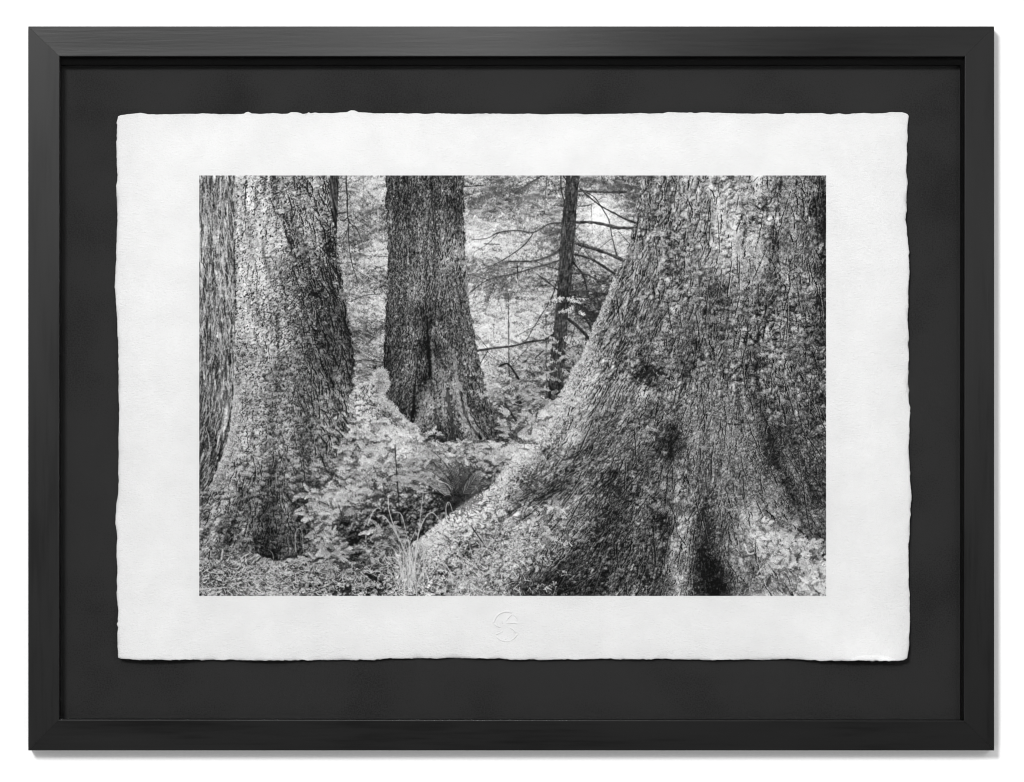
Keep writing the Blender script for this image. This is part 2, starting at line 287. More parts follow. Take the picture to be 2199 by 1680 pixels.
fleck = unit(.8 * puff(g2) + 1.0 * puff(lic(unit(gauss(white(), .9)), vx, vy, 3)) + .7 * puff(band(1.2)) + .8 * np.minimum(band(2.0) + .6 * band(4), 0) + .4 * ridgeL)
IMG += np.where(mM, 32 * fleck, 0)
IMG += np.where(mT, 16 * unit(unit(lic(unit(gauss(white(), .6)), np.full_like(XX, -.1), np.full_like(XX, .995), 5)) + .6 * puff(band(1.5))), 0)
# giant right trunk: bark where the moss is thin, moss elsewhere
barkR = np.clip(.5 + .55 * NB3 + .45 * NB4, 0, 1)
bz = idw([(2400, 800, .7), (2350, 1100, .95), (2250, 1400, .9), (2150, 1620, .8), (1980, 1800, 1.), (2050, 1740, 1.), (2600, 1000, .3), (2800, 850, .2), (3000, 900, .6), (3080, 800, 1), (2500, 1300, .2), (2800, 1250, .1), (3000, 1200, .3), (2600, 1600, .9), (2750, 1700, .9), (2800, 1800, .8), (2400, 1500, .5), (2500, 1900, .5), (2520, 2150, .9), (2800, 2180, .8), (2300, 1800, .8), (2200, 2100, .5), (1900, 2000, .0), (1700, 2100, 0), (2900, 2050, 0), (3050, 1600, .3), (2300, 1900, .9)], 3)
barkR = np.clip(bz * 1.0 + .5 * (barkR - .5), 0, 1)
calm = np.clip(idw([(2700, 1720, 1), (2800, 1780, 1), (2760, 1640, .9), (2620, 1640, .6), (2530, 2180, 1), (2480, 2100, .7), (2800, 2150, .9), (2960, 1780, .7), (2000, 1760, .6), (2100, 1720, .5), (2250, 1600, .5), (2400, 1180, .3), (2600, 1000, .1), (2800, 900, .2), (2900, 1200, 0), (2500, 1450, 0), (2400, 1380, 0), (2850, 1400, 0), (3050, 1500, 0), (2300, 1900, .1), (2500, 1900, .1), (2950, 2100, 0), (2150, 2150, 0), (2400, 2150, 0), (1800, 2050, 0), (2980, 850, .4)], 3) + .25 * NB3, 0, 1)
texR = (1 - barkR) * unit(mossf + .25 * barkf) + barkR * barkf
texR = (1 - calm) * 38 * unit(texR) + calm * 28 * flat
IMG += np.where(mR, texR, 0)
IMG += np.where(mV, 40 * mossf, 0)
litter = litt()
IMG += np.where(mG, 40 * unit(litter + .3 * moss), 0)

# ---- background boughs drawn with needles
ink = Ink()
def scatter(n, x0, y0, x1, y1): return (rng.uniform(x0, x1, n) - PX0) * KX, (rng.uniform(y0, y1, n) - PY0) * KX
def at(a, x, y): return a[np.clip(y, 0, PH - 1).astype(int), np.clip(x, 0, PW - 1).astype(int)]
x, y = scatter(34000, 1260, 655, 2420, 1680)
an = np.arctan2(at(hang[1], x, y), at(hang[0], x, y)) + rng.normal(0, .8, len(x))
v = at(TONE, x, y) + rng.normal(0, 42, len(x)) + 18 * at(NB2, x, y)
ink.add(x, y, an, rng.uniform(2, 5.5, len(x)), v, rng.normal(0, 1, len(x)), n=8)
ink.lay(IMG, mBG, .75)

def spray(pts, n, nl, val, sd, droop=1.5, up=False, w=1, jit=.35, start=.0):
    """a bough: needles hanging to both sides of a curve (photo pixels)"""
    p = P(pts); t = np.sort(rng.uniform(start, 1, n)) * (len(p) - 1); i = np.minimum(t.astype(int), len(p) - 2); f = (t - i)[:, None]
    q = p[i] * (1 - f) + p[i + 1] * f; d = p[i + 1] - p[i]; a = np.arctan2(d[:, 1], d[:, 0])
    s = np.where(rng.random(n) < .5, 1, -1)
    aa = a + s * rng.normal(1.0, jit, n)
    L = nl * KX * rng.uniform(.5, 1.1, n) * (1 - .5 * t / len(p))
    ax = np.cos(aa); ay = np.sin(aa) + droop * .3
    ink.add(q[:, 0] + rng.normal(0, .8, n), q[:, 1] + rng.normal(0, .8, n), np.arctan2(ay, ax), L, val + rng.normal(0, sd, n), rng.normal(0, .5, n), w=w)

# dark hanging sprays left and right of the slender trunk
for k in range(120):
    cx, cy, l, dx, v = [(1880, 690, 70, -.5, 62), (1950, 720, 90, -.15, 70), (2030, 720, 80, .1, 78), (1800, 750, 70, -.8, 82), (1890, 990, 60, -.9, 74), (1870, 1060, 70, -.2, 66), (1960, 1040, 70, -.3, 78), (2080, 880, 45, -.8, 66), (2230, 1090, 70, .5, 56), (2200, 1170, 60, .4, 52), (2370, 720, 60, .0, 66), (2300, 680, 50, .3, 72), (2200, 930, 50, .6, 78), (1380, 860, 60, .7, 84), (1350, 1240, 60, .6, 74), (1330, 900, 50, .3, 80)][k % 16]
    x0 = cx + rng.normal(0, 38); y0 = cy + rng.normal(0, 30)
    ln = l * rng.uniform(.6, 1.2); a = np.pi / 2 - dx + rng.normal(0, .25)
    pts = [(x0, y0), (x0 + np.cos(a) * ln * .5, y0 + np.sin(a) * ln * .5 - 4), (x0 + np.cos(a) * ln, y0 + np.sin(a) * ln)]
    spray(pts, 60, 11, v + 14 + rng.normal(0, 12), 24, 1.6, jit=.6)
ink.lay(IMG, mBG, .6)
# layered drooping boughs: lit along the top, dark beneath
def bough(x0, y0, a, ln, top, low):
    t = np.linspace(0, 1, 44); px = x0 + np.cos(a) * ln * t; py = y0 + np.sin(a) * ln * t * .6 + 16 * t * t + rng.normal(0, 1.5, 44)
    q = P(np.c_[px, py]); L = rng.uniform(6, 16, 44) * KX * np.sin(np.pi * (.15 + .8 * t)) ** .5
    ink.add(q[:, 0], q[:, 1] + 1.5, np.pi / 2 - np.cos(a) * .7 + rng.normal(0, .35, 44), L * 1.15, low + rng.normal(0, 16, 44), 0, n=10)
    ink.add(q[:, 0], q[:, 1] - 1, np.pi / 2 - np.cos(a) * 1.0 + rng.normal(0, .4, 44), L * .6, top + rng.normal(0, 16, 44), 0, n=8, fade=-40)
bx, by = rng.uniform(1270, 2400, 420), np.sort(rng.uniform(660, 1560, 420))
for x0, y0 in zip(bx, by):
    tn = float(at(TONE, np.array([(x0 - PX0) * KX]), np.array([(y0 - PY0) * KX]))[0])
    bough(x0, y0, rng.choice([0, np.pi]) + rng.normal(0, .25), rng.uniform(30, 80), tn + 42, tn - 46)
ink.lay(IMG, mBG, .5)
# bright boughs, far
for k in range(170):
    x0, y0, a0 = [(1840, 1200, .5), (1930, 1230, .4), (1980, 1140, .1), (1800, 920, .3), (1850, 940, .2), (1860, 1290, .6), (1420, 720, .3), (1400, 1150, .2), (1380, 980, .4), (1420, 960, .1)][k % 10]
    x0 += rng.normal(0, 45); y0 += rng.normal(0, 30); a = a0 + rng.normal(0, .3); ln = rng.uniform(35, 80)
    spray([(x0, y0), (x0 + np.cos(a) * ln * .5, y0 + np.sin(a) * ln * .4), (x0 + np.cos(a) * ln, y0 + np.sin(a) * ln)], 36, 9, 212 + rng.normal(0, 14), 22, 1.0, jit=.5)
    if k % 3 == 0: spray([(x0, y0 + 9), (x0 + np.cos(a) * ln, y0 + np.sin(a) * ln + 10)], 24, 8, 105, 22, 1.0, jit=.5)
ink.lay(IMG, mBG, .7)

mBT = mBG | mT
def br(pts, w0, w1, v=48, sh=14, al=1., m=None): line(IMG, pts, w0 / 2.1, w1 / 2.1, v, sh, al, .15, mBT if m is None else m)
# faint far stems
for xx in (1415, 1300, 1362): line(IMG, [(xx, 655), (xx + 3, 1000), (xx + 1, 1440)], 5, 6, 168 if xx == 1415 else 128, 0, .5, .3, mBG)
for xx, ya, yb in ((1905, 1100, 1500), (2046, 1180, 1560), (1875, 1480, 1650), (2195, 1230, 1330)): line(IMG, [(xx, ya), (xx + 4, yb)], 4, 6, 70, 6, .8, .3, mBG)

IMG_bt = None
# slender trunk's branches, right
br(B((1370, 140), (1500, 145), (1690, 152)), 18, 18, 52, 26); br(B((1350, 388), (1480, 388), (1690, 432)), 24, 24, 56, 30)
br(B((1345, 555), (1500, 600), (1690, 668)), 24, 22, 56, 30); br(B((1338, 640), (1450, 670), (1560, 735), (1690, 820)), 18, 18, 56, 26)
br(B((1320, 700), (1395, 800), (1420, 880), (1435, 980)), 16, 9, 36, 8); br(B((1318, 785), (1420, 795), (1550, 860), (1650, 890)), 10, 12, 62, 24)
br(B((1298, 930), (1430, 928), (1600, 955)), 14, 14, 70, 26); br(B((1300, 978), (1400, 1060), (1480, 1115)), 12, 14, 52, 18)
br(B((1335, 1085), (1430, 1100), (1540, 1135)), 14, 13, 64, 24); br(B((1285, 1150), (1380, 1230), (1460, 1320)), 24, 22, 50, 26)
br(B((1370, 1080), (1440, 1180), (1480, 1260)), 12, 10, 40, 6); br(B((1400, 150), (1540, 260), (1700, 345)), 12, 12, 50, 16)
br(B((1375, 125), (1480, 185), (1530, 250), (1600, 370), (1625, 500), (1665, 650)), 12, 8, 56, 8); br(B((1555, 188), (1450, 250), (1360, 260)), 4, 8, 50, 6)
br(B((1408, 358), (1340, 440)), 5, 6, 55, 4); br(B((1408, 543), (1350, 640), (1295, 725)), 5, 8, 45, 6); br(B((1385, 935), (1560, 1065)), 6, 7, 60, 8)
br(B((1520, 595), (1620, 515)), 4, 5, 62, 4); br(B((1340, 500), (1420, 620), (1480, 700)), 5, 5, 60, 4); br(B((1460, 220), (1470, 480)), 4, 4, 80, 4); br(B((1540, 20), (1590, 120)), 6, 6, 70, 4)
br(B((1420, 1020), (1560, 1030)), 5, 5, 66, 4); br(B((1340, 1180), (1300, 1330)), 5, 6, 60, 4); br(B((1420, 1260), (1420, 1400)), 9, 12, 54, 8)
br(Cc((0, 145), (100, 148)), 18, 16, 50, 22); br(Cc((0, 310), (80, 355), (170, 390)), 14, 14, 50, 18); br(Cc((0, 428), (165, 432)), 24, 24, 54, 28); br(Cc((0, 655), (90, 692)), 22, 22, 54, 28); br(Cc((-10, 780), (30, 800)), 18, 18, 54, 22)
br(Cc((40, 460), (130, 560)), 6, 6, 60, 6); br(Cc((0, 560), (20, 650)), 5, 5, 50, 4)
# ... left
br(B((1235, 390), (1130, 400), (1010, 465), (880, 450), (740, 465), (640, 512), (520, 525)), 11, 5, 52, 8)
br(B((1010, 465), (940, 560), (820, 650), (690, 722), (560, 765)), 9, 4, 54, 6); br(B((1212, 605), (1140, 650), (1010, 690), (820, 695)), 15, 8, 46, 14)
br(B((1205, 688), (1100, 722), (1020, 742), (860, 790), (650, 840), (500, 945)), 13, 5, 46, 10); br(B((1200, 758), (1100, 728), (1010, 685)), 8, 5, 50, 6)
br(B((880, 735), (882, 830)), 12, 6, 40, 4); br(B((800, 750), (890, 738), (1000, 742)), 5, 5, 58, 4); br(B((1200, 920), (1110, 850), (1040, 795)), 9, 5, 48, 6)
br(B((1190, 850), (1150, 980), (1060, 1130), (950, 1315)), 9, 6, 58, 6); br(B((1222, 10), (1225, 120), (1250, 225)), 13, 10, 50, 8); br(B((1292, 100), (1235, 10)), 9, 7, 50, 6)
br(B((865, 152), (960, 90), (1060, 28), (1090, 10)), 8, 12, 50, 8); br(B((565, 1398), (700, 1375), (840, 1360), (960, 1330), (1090, 1310), (1160, 1268)), 17, 11, 44, 16)
br(B((478, 790), (560, 812), (650, 838)), 4, 5, 52, 4); br(B((458, 105), (610, 98)), 10, 6, 44, 4); br(B((465, 182), (530, 163)), 6, 5, 60, 4); br(B((588, 1500), (645, 1400)), 8, 6, 40, 4)
br(B((620, 556), (740, 560)), 7, 7, 70, 6); br(B((540, 620), (530, 700)), 4, 4, 66, 4); br(B((740, 465), (640, 560), (540, 620)), 5, 3, 62, 4); br(B((820, 650), (800, 720)), 4, 3, 58, 4)
br(B((1020, 1455), (1100, 1385)), 8, 6, 46, 4); br(B((840, 1510), (1000, 1330)), 5, 4, 66, 4); br(B((640, 1400), (750, 1500)), 5, 3, 58, 4); br(B((560, 1270), (620, 1345), (660, 1390)), 4, 5, 60, 4)
br(B((1110, 40), (1100, 200)), 6, 4, 62, 4); br(B((700, 1110), (690, 1300)), 3, 3, 110, 4); br(B((1100, 760), (1060, 860)), 4, 4, 60, 4); br(B((1060, 1180), (860, 1290)), 5, 3, 80, 4)
br(B((720, 1530), (800, 1500), (860, 1570), (890, 1620)), 14, 14, 38, 6); br(E((770, 130), (815, 210), (870, 285)), 16, 16, 46, 18); br(E((830, 150), (950, 190), (1000, 240)), 12, 8, 52, 10); br(E((760, 130), (765, 440)), 7, 7, 50, 6); br(E((700, 60), (780, 20)), 6, 4, 60, 4)
# needles hung along the slender tree's boughs
for p_, n_, v_ in ((B((1210, 610), (1140, 650), (1010, 690), (820, 695)), 220, 66), (B((1205, 690), (1100, 722), (1020, 742), (860, 790), (650, 840)), 260, 66), (B((1235, 390), (1130, 400), (1010, 465), (880, 450), (740, 465)), 110, 78), (B((865, 152), (960, 90), (1060, 28)), 240, 62), (B((480, 230), (640, 170), (860, 120)), 260, 74), (B((900, 200), (1000, 170), (1200, 190)), 180, 84),
                   (B((1340, 1085), (1430, 1100), (1540, 1135)), 160, 54), (B((1300, 930), (1430, 930), (1600, 955)), 120, 58), (B((1320, 985), (1400, 1060), (1480, 1115)), 160, 54), (B((1380, 50), (1500, 60), (1690, 110)), 240, 66), (B((1100, 480), (1170, 460), (1230, 440)), 120, 62), (B((570, 1398), (840, 1360), (1090, 1310)), 90, 80), (Cc((0, 60), (100, 90), (220, 130)), 200, 70), (B((480, 800), (620, 780), (800, 850)), 160, 80)):
    spray(p_, n_, 20, v_, 18, 3.2, jit=.5); ink.lay(IMG, mBG, .6)
# hanging dead twig at the left, and twigs off the middle trunk
br(A((1170, 0), (1172, 100), (1180, 190), (1182, 330), (1200, 390), (1250, 430), (1280, 500), (1300, 560)), 11, 4, 42, 6); br(A((1195, 360), (1190, 480), (1200, 620), (1225, 740), (1258, 840)), 8, 4, 48, 5)
br(A((1185, 345), (1150, 375), (1125, 365)), 9, 9, 36, 4); br(A((1100, 320), (1168, 308)), 14, 7, 46, 8); br(A((1190, 400), (1170, 480), (1140, 530)), 6, 4, 54, 4); br(A((1215, 410), (1240, 480), (1225, 560)), 5, 3, 56, 4); br(A((1250, 430), (1300, 440), (1360, 470)), 4, 3, 70, 4)
br(A((1090, 515), (1125, 505)), 7, 4, 44, 4); br(A((1225, 740), (1290, 790), (1370, 830)), 4, 3, 72, 4); br(A((1340, 650), (1495, 656)), 4, 5, 66, 4); br(A((1380, 760), (1490, 720)), 3, 4, 76, 4); br(A((1210, 1005), (1330, 960), (1480, 950)), 5, 5, 66, 4); br(A((1370, 1222), (1470, 1228)), 5, 5, 66, 4)
br(A((1380, 1280), (1470, 1180)), 4, 4, 70, 4); br(A((1235, 1482), (1320, 1470), (1470, 1490)), 7, 6, 54, 6); br(A((1370, 1510), (1470, 1410)), 4, 4, 70, 4); br(A((1450, 330), (1470, 305)), 8, 8, 56, 4); br(A((1240, 1550), (1370, 1640)), 4, 4, 80, 4)

# light sprays in front of the slender trunk and low at the right of the middle trunk
mAny = mBG | mT | mM
for k in range(75):
    x0, y0, w_, v = [(2120, 1130, 55, 212), (2140, 1160, 60, 215), (2000, 1120, 90, 195), (1960, 1150, 80, 190), (2110, 1270, 60, 190), (2120, 1330, 70, 185), (2090, 1380, 70, 185), (1860, 1400, 60, 205), (1880, 1430, 60, 200), (2070, 1300, 60, 190), (2150, 1330, 50, 185), (1830, 1470, 70, 200), (1880, 1480, 60, 180), (2030, 1420, 60, 175), (2020, 1240, 50, 195)][k % 15]
    x0 += rng.normal(0, w_ * .55); y0 += rng.normal(0, 15); a = rng.choice([0, np.pi]) + rng.normal(.0, .2); ln = rng.uniform(22, 55)
    spray([(x0, y0), (x0 + np.cos(a) * ln * .5, y0 + abs(np.sin(a)) * ln * .5), (x0 + np.cos(a) * ln, y0 + abs(np.sin(a)) * ln + 4)], 22, 8, v + rng.normal(0, 14), 14, .3)
ink.lay(IMG, mAny, .85)

# ---- cracks and hollows
def crack(pts, w0, w1, m, v=14, al=.85):
    keep = np.clip(1.2 - .35 * mossf - .3 * NB1, .35, 1)
    line(IMG, pts, w0 / 2.3, w1 / 2.3, v + 8, 0, al, .75, keep if m is None else m * keep)
cr = lambda m, *L: [crack(p, a, b, m, v) for p, a, b, v in L]
cr(mR, (Cc((1320, 30), (1290, 250), (1262, 400), (1282, 480), (1248, 600)), 10, 20, 16), (Cc((1300, 250), (1310, 420), (1270, 560)), 14, 8, 20), (Cc((425, 80), (402, 250), (445, 330), (450, 400)), 8, 12, 22), (Cc((300, 30), (280, 210)), 7, 7, 28),
   (Cc((560, 60), (550, 200)), 6, 6, 30), (Cc((330, 350), (350, 390), (370, 350)), 26, 18, 22), (Cc((1235, 680), (1225, 760)), 18, 10, 22), (Cc((1640, 30), (1655, 400), (1650, 700), (1668, 1100), (1640, 1320)), 20, 26, 16), (Cc((1660, 600), (1640, 950), (1610, 1010)), 22, 28, 16),
   (Cc((1150, 1200), (1132, 1340)), 18, 10, 18), (Cc((1130, 1400), (1090, 1500)), 10, 8, 24), (Cc((730, 1040), (720, 1085)), 18, 10, 20), (Cc((820, 980), (825, 1020)), 18, 8, 24), (Cc((650, 1280), (600, 1380)), 14, 8, 24), (Cc((700, 1300), (680, 1480)), 8, 8, 26),
   (Cc((230, 760), (200, 900), (170, 990)), 8, 10, 26), (Cc((150, 900), (80, 1180)), 8, 8, 30), (Cc((1400, 370), (1460, 380)), 8, 6, 24), (Cc((1180, 60), (1250, 60)), 12, 12, 30), (Cc((660, 40), (700, 70), (745, 30)), 10, 10, 24), (Cc((1060, 200), (1040, 400), (1010, 600)), 7, 9, 40),
   (Cc((240, 1570), (330, 1560), (420, 1590)), 40, 50, 22), (Cc((250, 1660), (420, 1640)), 30, 24, 26), (F((485, 345), (450, 420), (452, 500), (440, 570)), 14, 26, 14), (F((412, 1015), (390, 1070), (372, 1130)), 16, 30, 10), (F((430, 900), (410, 1060), (375, 1300), (340, 1480), (310, 1670)), 5, 7, 34),
   (F((1195, 280), (1240, 430), (1265, 620), (1300, 660)), 22, 34, 18), (F((1270, 620), (1380, 730)), 20, 8, 24), (F((1300, 360), (1360, 470)), 14, 24, 24), (F((1490, 600), (1540, 780), (1600, 880)), 30, 40, 22), (F((1475, 1155), (1530, 1220), (1620, 1290)), 16, 14, 18),
   (F((150, 740), (135, 860), (150, 960), (130, 1050), (60, 1060)), 9, 8, 24), (F((60, 1120), (40, 1230), (0, 1300)), 10, 8, 24), (F((700, 1310), (740, 1420), (720, 1520), (800, 1600), (780, 1680)), 60, 110, 8), (F((640, 1580), (660, 1680)), 60, 70, 16), (F((860, 1500), (870, 1670)), 40, 20, 18),
   (F((880, 1120), (850, 1200), (820, 1160)), 8, 8, 28), (F((700, 1000), (740, 1130), (730, 1250)), 30, 40, 26), (F((960, 270), (1040, 320), (850, 310)), 16, 10, 24), (F((20, 800), (60, 860)), 40, 30, 24), (F((240, 1560), (300, 1540)), 40, 30, 20), (F((20, 1340), (150, 1340)), 12, 20, 26), (F((1120, 160), (1100, 60)), 30, 30, 26),
   (E((1110, 870), (1060, 890), (980, 930)), 16, 36, 18), (E((1320, 680), (1200, 700), (1120, 850)), 26, 10, 22), (E((1460, 1240), (1560, 1090), (1600, 950)), 50, 44, 18), (E((1230, 1330), (1170, 1370), (1270, 1500)), 44, 60, 20), (E((1220, 1520), (1240, 1660)), 60, 90, 14), (E((1100, 1640), (960, 1650)), 40, 60, 24),
   (E((1510, 1310), (1600, 1260), (1680, 1200)), 30, 40, 24), (E((420, 1270), (500, 1300), (540, 1290)), 22, 34, 18), (E((380, 1560), (480, 1490), (560, 1440)), 10, 8, 18), (E((1340, 500), (1260, 600), (1100, 470)), 7, 7, 32), (E((1400, 210), (1250, 350), (1170, 450)), 6, 6, 36), (E((1500, 430), (1420, 560)), 8, 6, 36), (E((1640, 800), (1560, 880)), 24, 20, 24))
# many small angled furrows on the bark-like parts of the right trunk
x, y = scatter(1500, 1950, 660, 3098, 2235); k_ = (at(barkR, x, y) > .55) & at(mR, x, y); x, y = x[k_], y[k_]
an = np.arctan2(at(vy, x, y), at(vx, x, y)) + rng.normal(0, .18, len(x))
ink.add(x, y, an, rng.uniform(4, 16, len(x)), rng.uniform(12, 60, len(x)), rng.normal(0, .5, len(x)), w=1); ink.lay(IMG, mR, .8)
cr(mL1, (A((383, 60), (375, 260), (382, 480)), 12, 8, 22), (A((290, 400), (288, 700), (298, 900), (302, 1110)), 10, 16, 16), (A((680, 380), (700, 480), (740, 560), (742, 640)), 10, 26, 16), (A((1020, 600), (1040, 760), (1065, 900), (1090, 1060), (1130, 1230), (1200, 1400)), 30, 26, 18),
   (A((1060, 800), (1050, 920)), 40, 30, 16), (A((900, 930), (930, 960)), 50, 40, 12), (A((960, 1090), (940, 1130)), 40, 30, 18), (A((860, 1400), (840, 1500), (870, 1560)), 12, 10, 22), (A((1150, 1050), (1120, 1130)), 16, 10, 22), (A((690, 350), (720, 410)), 30, 22, 20), (A((800, 90), (840, 130), (780, 90)), 30, 24, 18),
   (A((850, 280), (800, 300)), 20, 20, 30), (A((380, 960), (440, 950)), 10, 16, 18), (A((360, 650), (350, 760)), 8, 10, 26), (A((1100, 1000), (1160, 1200), (1220, 1400)), 16, 22, 22), (A((900, 720), (880, 780)), 30, 20, 26), (A((520, 1580), (530, 1630)), 16, 16, 36),
   (D((800, 130), (840, 160)), 60, 40, 20), (D((640, 535), (660, 590), (720, 600)), 24, 16, 12), (D((770, 300), (800, 420), (805, 560)), 12, 20, 20), (D((680, 640), (680, 700)), 14, 8, 20), (D((690, 850), (740, 920), (790, 970)), 12, 16, 16), (D((600, 800), (570, 1050), (540, 1280), (600, 1340)), 20, 46, 18), (D((350, 930), (300, 1050), (245, 1150)), 16, 26, 22),
   (D((205, 850), (150, 1000)), 10, 10, 26), (D((400, 880), (470, 930)), 40, 26, 24), (D((790, 1060), (800, 1140), (850, 1160)), 14, 20, 16), (D((830, 1240), (850, 1300)), 40, 40, 12), (D((420, 1240), (500, 1260)), 14, 14, 26), (D((200, 1380), (280, 1340)), 20, 30, 26), (D((620, 1360), (700, 1380)), 24, 30, 16), (D((1080, 200), (1040, 320)), 40, 24, 28), (D((590, 700), (560, 740)), 40, 24, 22),
   (D((1130, 150), (1200, 260)), 26, 16, 24))
line(IMG, D((1070, 60), (1150, 130), (1220, 230), (1250, 290)), 16, 9, 165, 16, .9, .4, mL1)
for p in (A((330, 700), (310, 900), (330, 1200)), A((420, 160), (430, 240)), A((1080, 790), (1110, 880))): line(IMG, p, 6, 8, 175, 8, .6, .5, mL1)
cr(mL0, (A((180, 300), (175, 420), (205, 520)), 10, 14, 26), (A((100, 180), (130, 100), (190, 20)), 8, 8, 28), (A((230, 700), (215, 880)), 8, 10, 30), (A((170, 540), (200, 560)), 26, 20, 24), (A((60, 900), (80, 1300)), 8, 8, 34), (A((270, 1100), (265, 1500)), 10, 14, 26), (D((180, 500), (170, 600), (150, 650)), 20, 20, 18), (D((110, 200), (60, 420)), 12, 16, 24), (A((150, 1300), (150, 1600)), 20, 24, 34), (A((250, 300), (265, 700)), 7, 8, 36), (A((40, 200), (30, 700)), 6, 6, 44))
for p in (A((130, 200), (150, 330), (180, 480)), A((160, 580), (185, 700), (220, 880))): line(IMG, p, 10, 9, 165, 14, .65, .5, mL0)
cr(mM, (B((160, 1060), (175, 1330), (190, 1500), (195, 1680)), 4, 28, 12), (E((85, -100), (72, 40), (60, 200), (55, 310)), 6, 34, 22), (E((430, 60), (470, 240), (520, 340), (590, 420)), 14, 18, 14), (B((100, 980), (125, 1080), (165, 1180)), 8, 34, 26), (B((100, 100), (80, 400)), 30, 40, 30), (B((170, 700), (160, 1000)), 26, 30, 26), (B((10, 150), (20, 420)), 26, 22, 26), (B((330, 40), (360, 120)), 40, 26, 26),
   (A((1490, 500), (1490, 540)), 20, 16, 18), (A((1490, 620), (1492, 640)), 22, 16, 18), (B((460, 205), (480, 215)), 20, 16, 18), (A((1470, 1350), (1480, 1540)), 24, 26, 16), (B((200, 180), (210, 330), (240, 460)), 20, 20, 30), (E((260, 380), (280, 450)), 26, 30, 20), (B((400, 300), (420, 500)), 14, 14, 30))
line(IMG, B((445, 380), (450, 560), (470, 800), (500, 1000)), 6, 8, 150, 10, .7, .5, mM); line(IMG, E((440, 30), (480, 200), (560, 360), (610, 440)), 5, 12, 165, 8, .7, .5, mM); line(IMG, E((250, 20), (190, 160), (120, 300)), 22, 30, 150, 12, .45, .5, mM)

# ---- moss fibres
def fibres(n, box, mask, L, dv, sd, w=1, spread=.6, alpha=.8, down=None, dens=None):
    x, y = scatter(n, *box); k_ = at(mask, x, y)
    if dens is not None: k_ &= at(dens, x, y) > rng.random(len(x))
    x, y = x[k_], y[k_]
    a = np.arctan2(at(vy, x, y), at(vx, x, y)) if down is None else np.full(len(x), down)
    c = at(mossf, x, y) * 20
    ink.add(x, y, a + rng.normal(0, spread, len(x)), rng.uniform(L * .4, L, len(x)), at(TONE, x, y) + dv + c + rng.normal(0, sd, len(x)), rng.normal(0, 1.2, len(x)), w=w)
    ink.lay(IMG, mask, alpha)
vdn = 1 - .55 * barkR
vdn = vdn * (1 - .75 * calm)
fibres(15000, (1500, 660, 3098, 2235), mR, 6, 4, 34, spread=.9, dens=vdn, alpha=.55)
fibres(7000, (1500, 660, 3098, 2235), mR, 7, 36, 26, spread=.8, dens=(1 - .8 * barkR) * (1 - .8 * calm))
fibres(4000, (1500, 660, 3098, 2235), mR, 6, -48, 16, spread=.8, dens=1 - .4 * barkR)
veil = np.exp(-(((SX - 2780) / 130) ** 2 + ((SY - 880) / 150) ** 2)) * np.clip(.6 + .5 * NB3, 0, 1)
fibres(5000, (2400, 660, 3098, 1300), mR, 12, 26, 24, spread=.18, dens=veil, alpha=.7)
fibres(9000, (850, 1100, 1340, 2110), mL1, 6, 6, 34, spread=.9, dens=lowmoss, alpha=.6)
fibres(3500, (850, 1100, 1340, 2110), mL1, 7, 38, 26, spread=.9, dens=lowmoss)
fibres(2200, (850, 1100, 1340, 2110), mL1, 7, -45, 18, spread=.9, dens=lowmoss)
fibres(4000, (1440, 660, 1860, 1660), mM, 4, 0, 26, spread=.4, alpha=.5)
fibres(3500, (1440, 660, 1860, 1660), mM, 5, 30, 18, spread=.35)
fibres(2500, (1440, 660, 1860, 1660), mM, 5, -34, 14, spread=.35)
def walk(n, box, mask, steps, val, sd, jit=.16, w=2, lift=46, dens=None, alpha=.85, turn=0.):
    """furrows that wander along the bark, each with a lit far lip"""
    x, y = scatter(n, *box); k_ = at(mask, x, y)
    if dens is not None: k_ &= at(dens, x, y) > rng.random(len(x))
    x, y = x[k_], y[k_]; n = len(x)
    L = (steps * rng.uniform(.3, 1, n) ** 1.5).astype(int) + 3; v0 = rng.normal(val, sd, n); tn = at(TONE, x, y); a0 = rng.normal(turn, .22, n)
    xs, ys, vs = [], [], []
    for k in range(int(steps) + 3):
        a = np.arctan2(at(vy, x, y), at(vx, x, y)) + a0 + rng.normal(0, jit * 3, n)
        x = x + np.cos(a) * .8; y = y + np.sin(a) * .8; on = k < L
        body = on & (k > .15 * L) & (k < .8 * L)
        if lift: ink.x.append(x[on] + w * .5 + 1.2); ink.y.append(y[on] + .6); ink.v.append(np.clip(tn + lift + rng.normal(0, 14, n), 0, 250)[on])
        xs.append(x[on]); ys.append(y[on]); vs.append(v0[on])
        for q_ in range(1, w): xs.append((x + q_ * .9)[body]); ys.append((y - .3 * q_)[body]); vs.append(v0[body])
    ink.x += xs; ink.y += ys; ink.v += vs; ink.lay(IMG, mask, alpha)
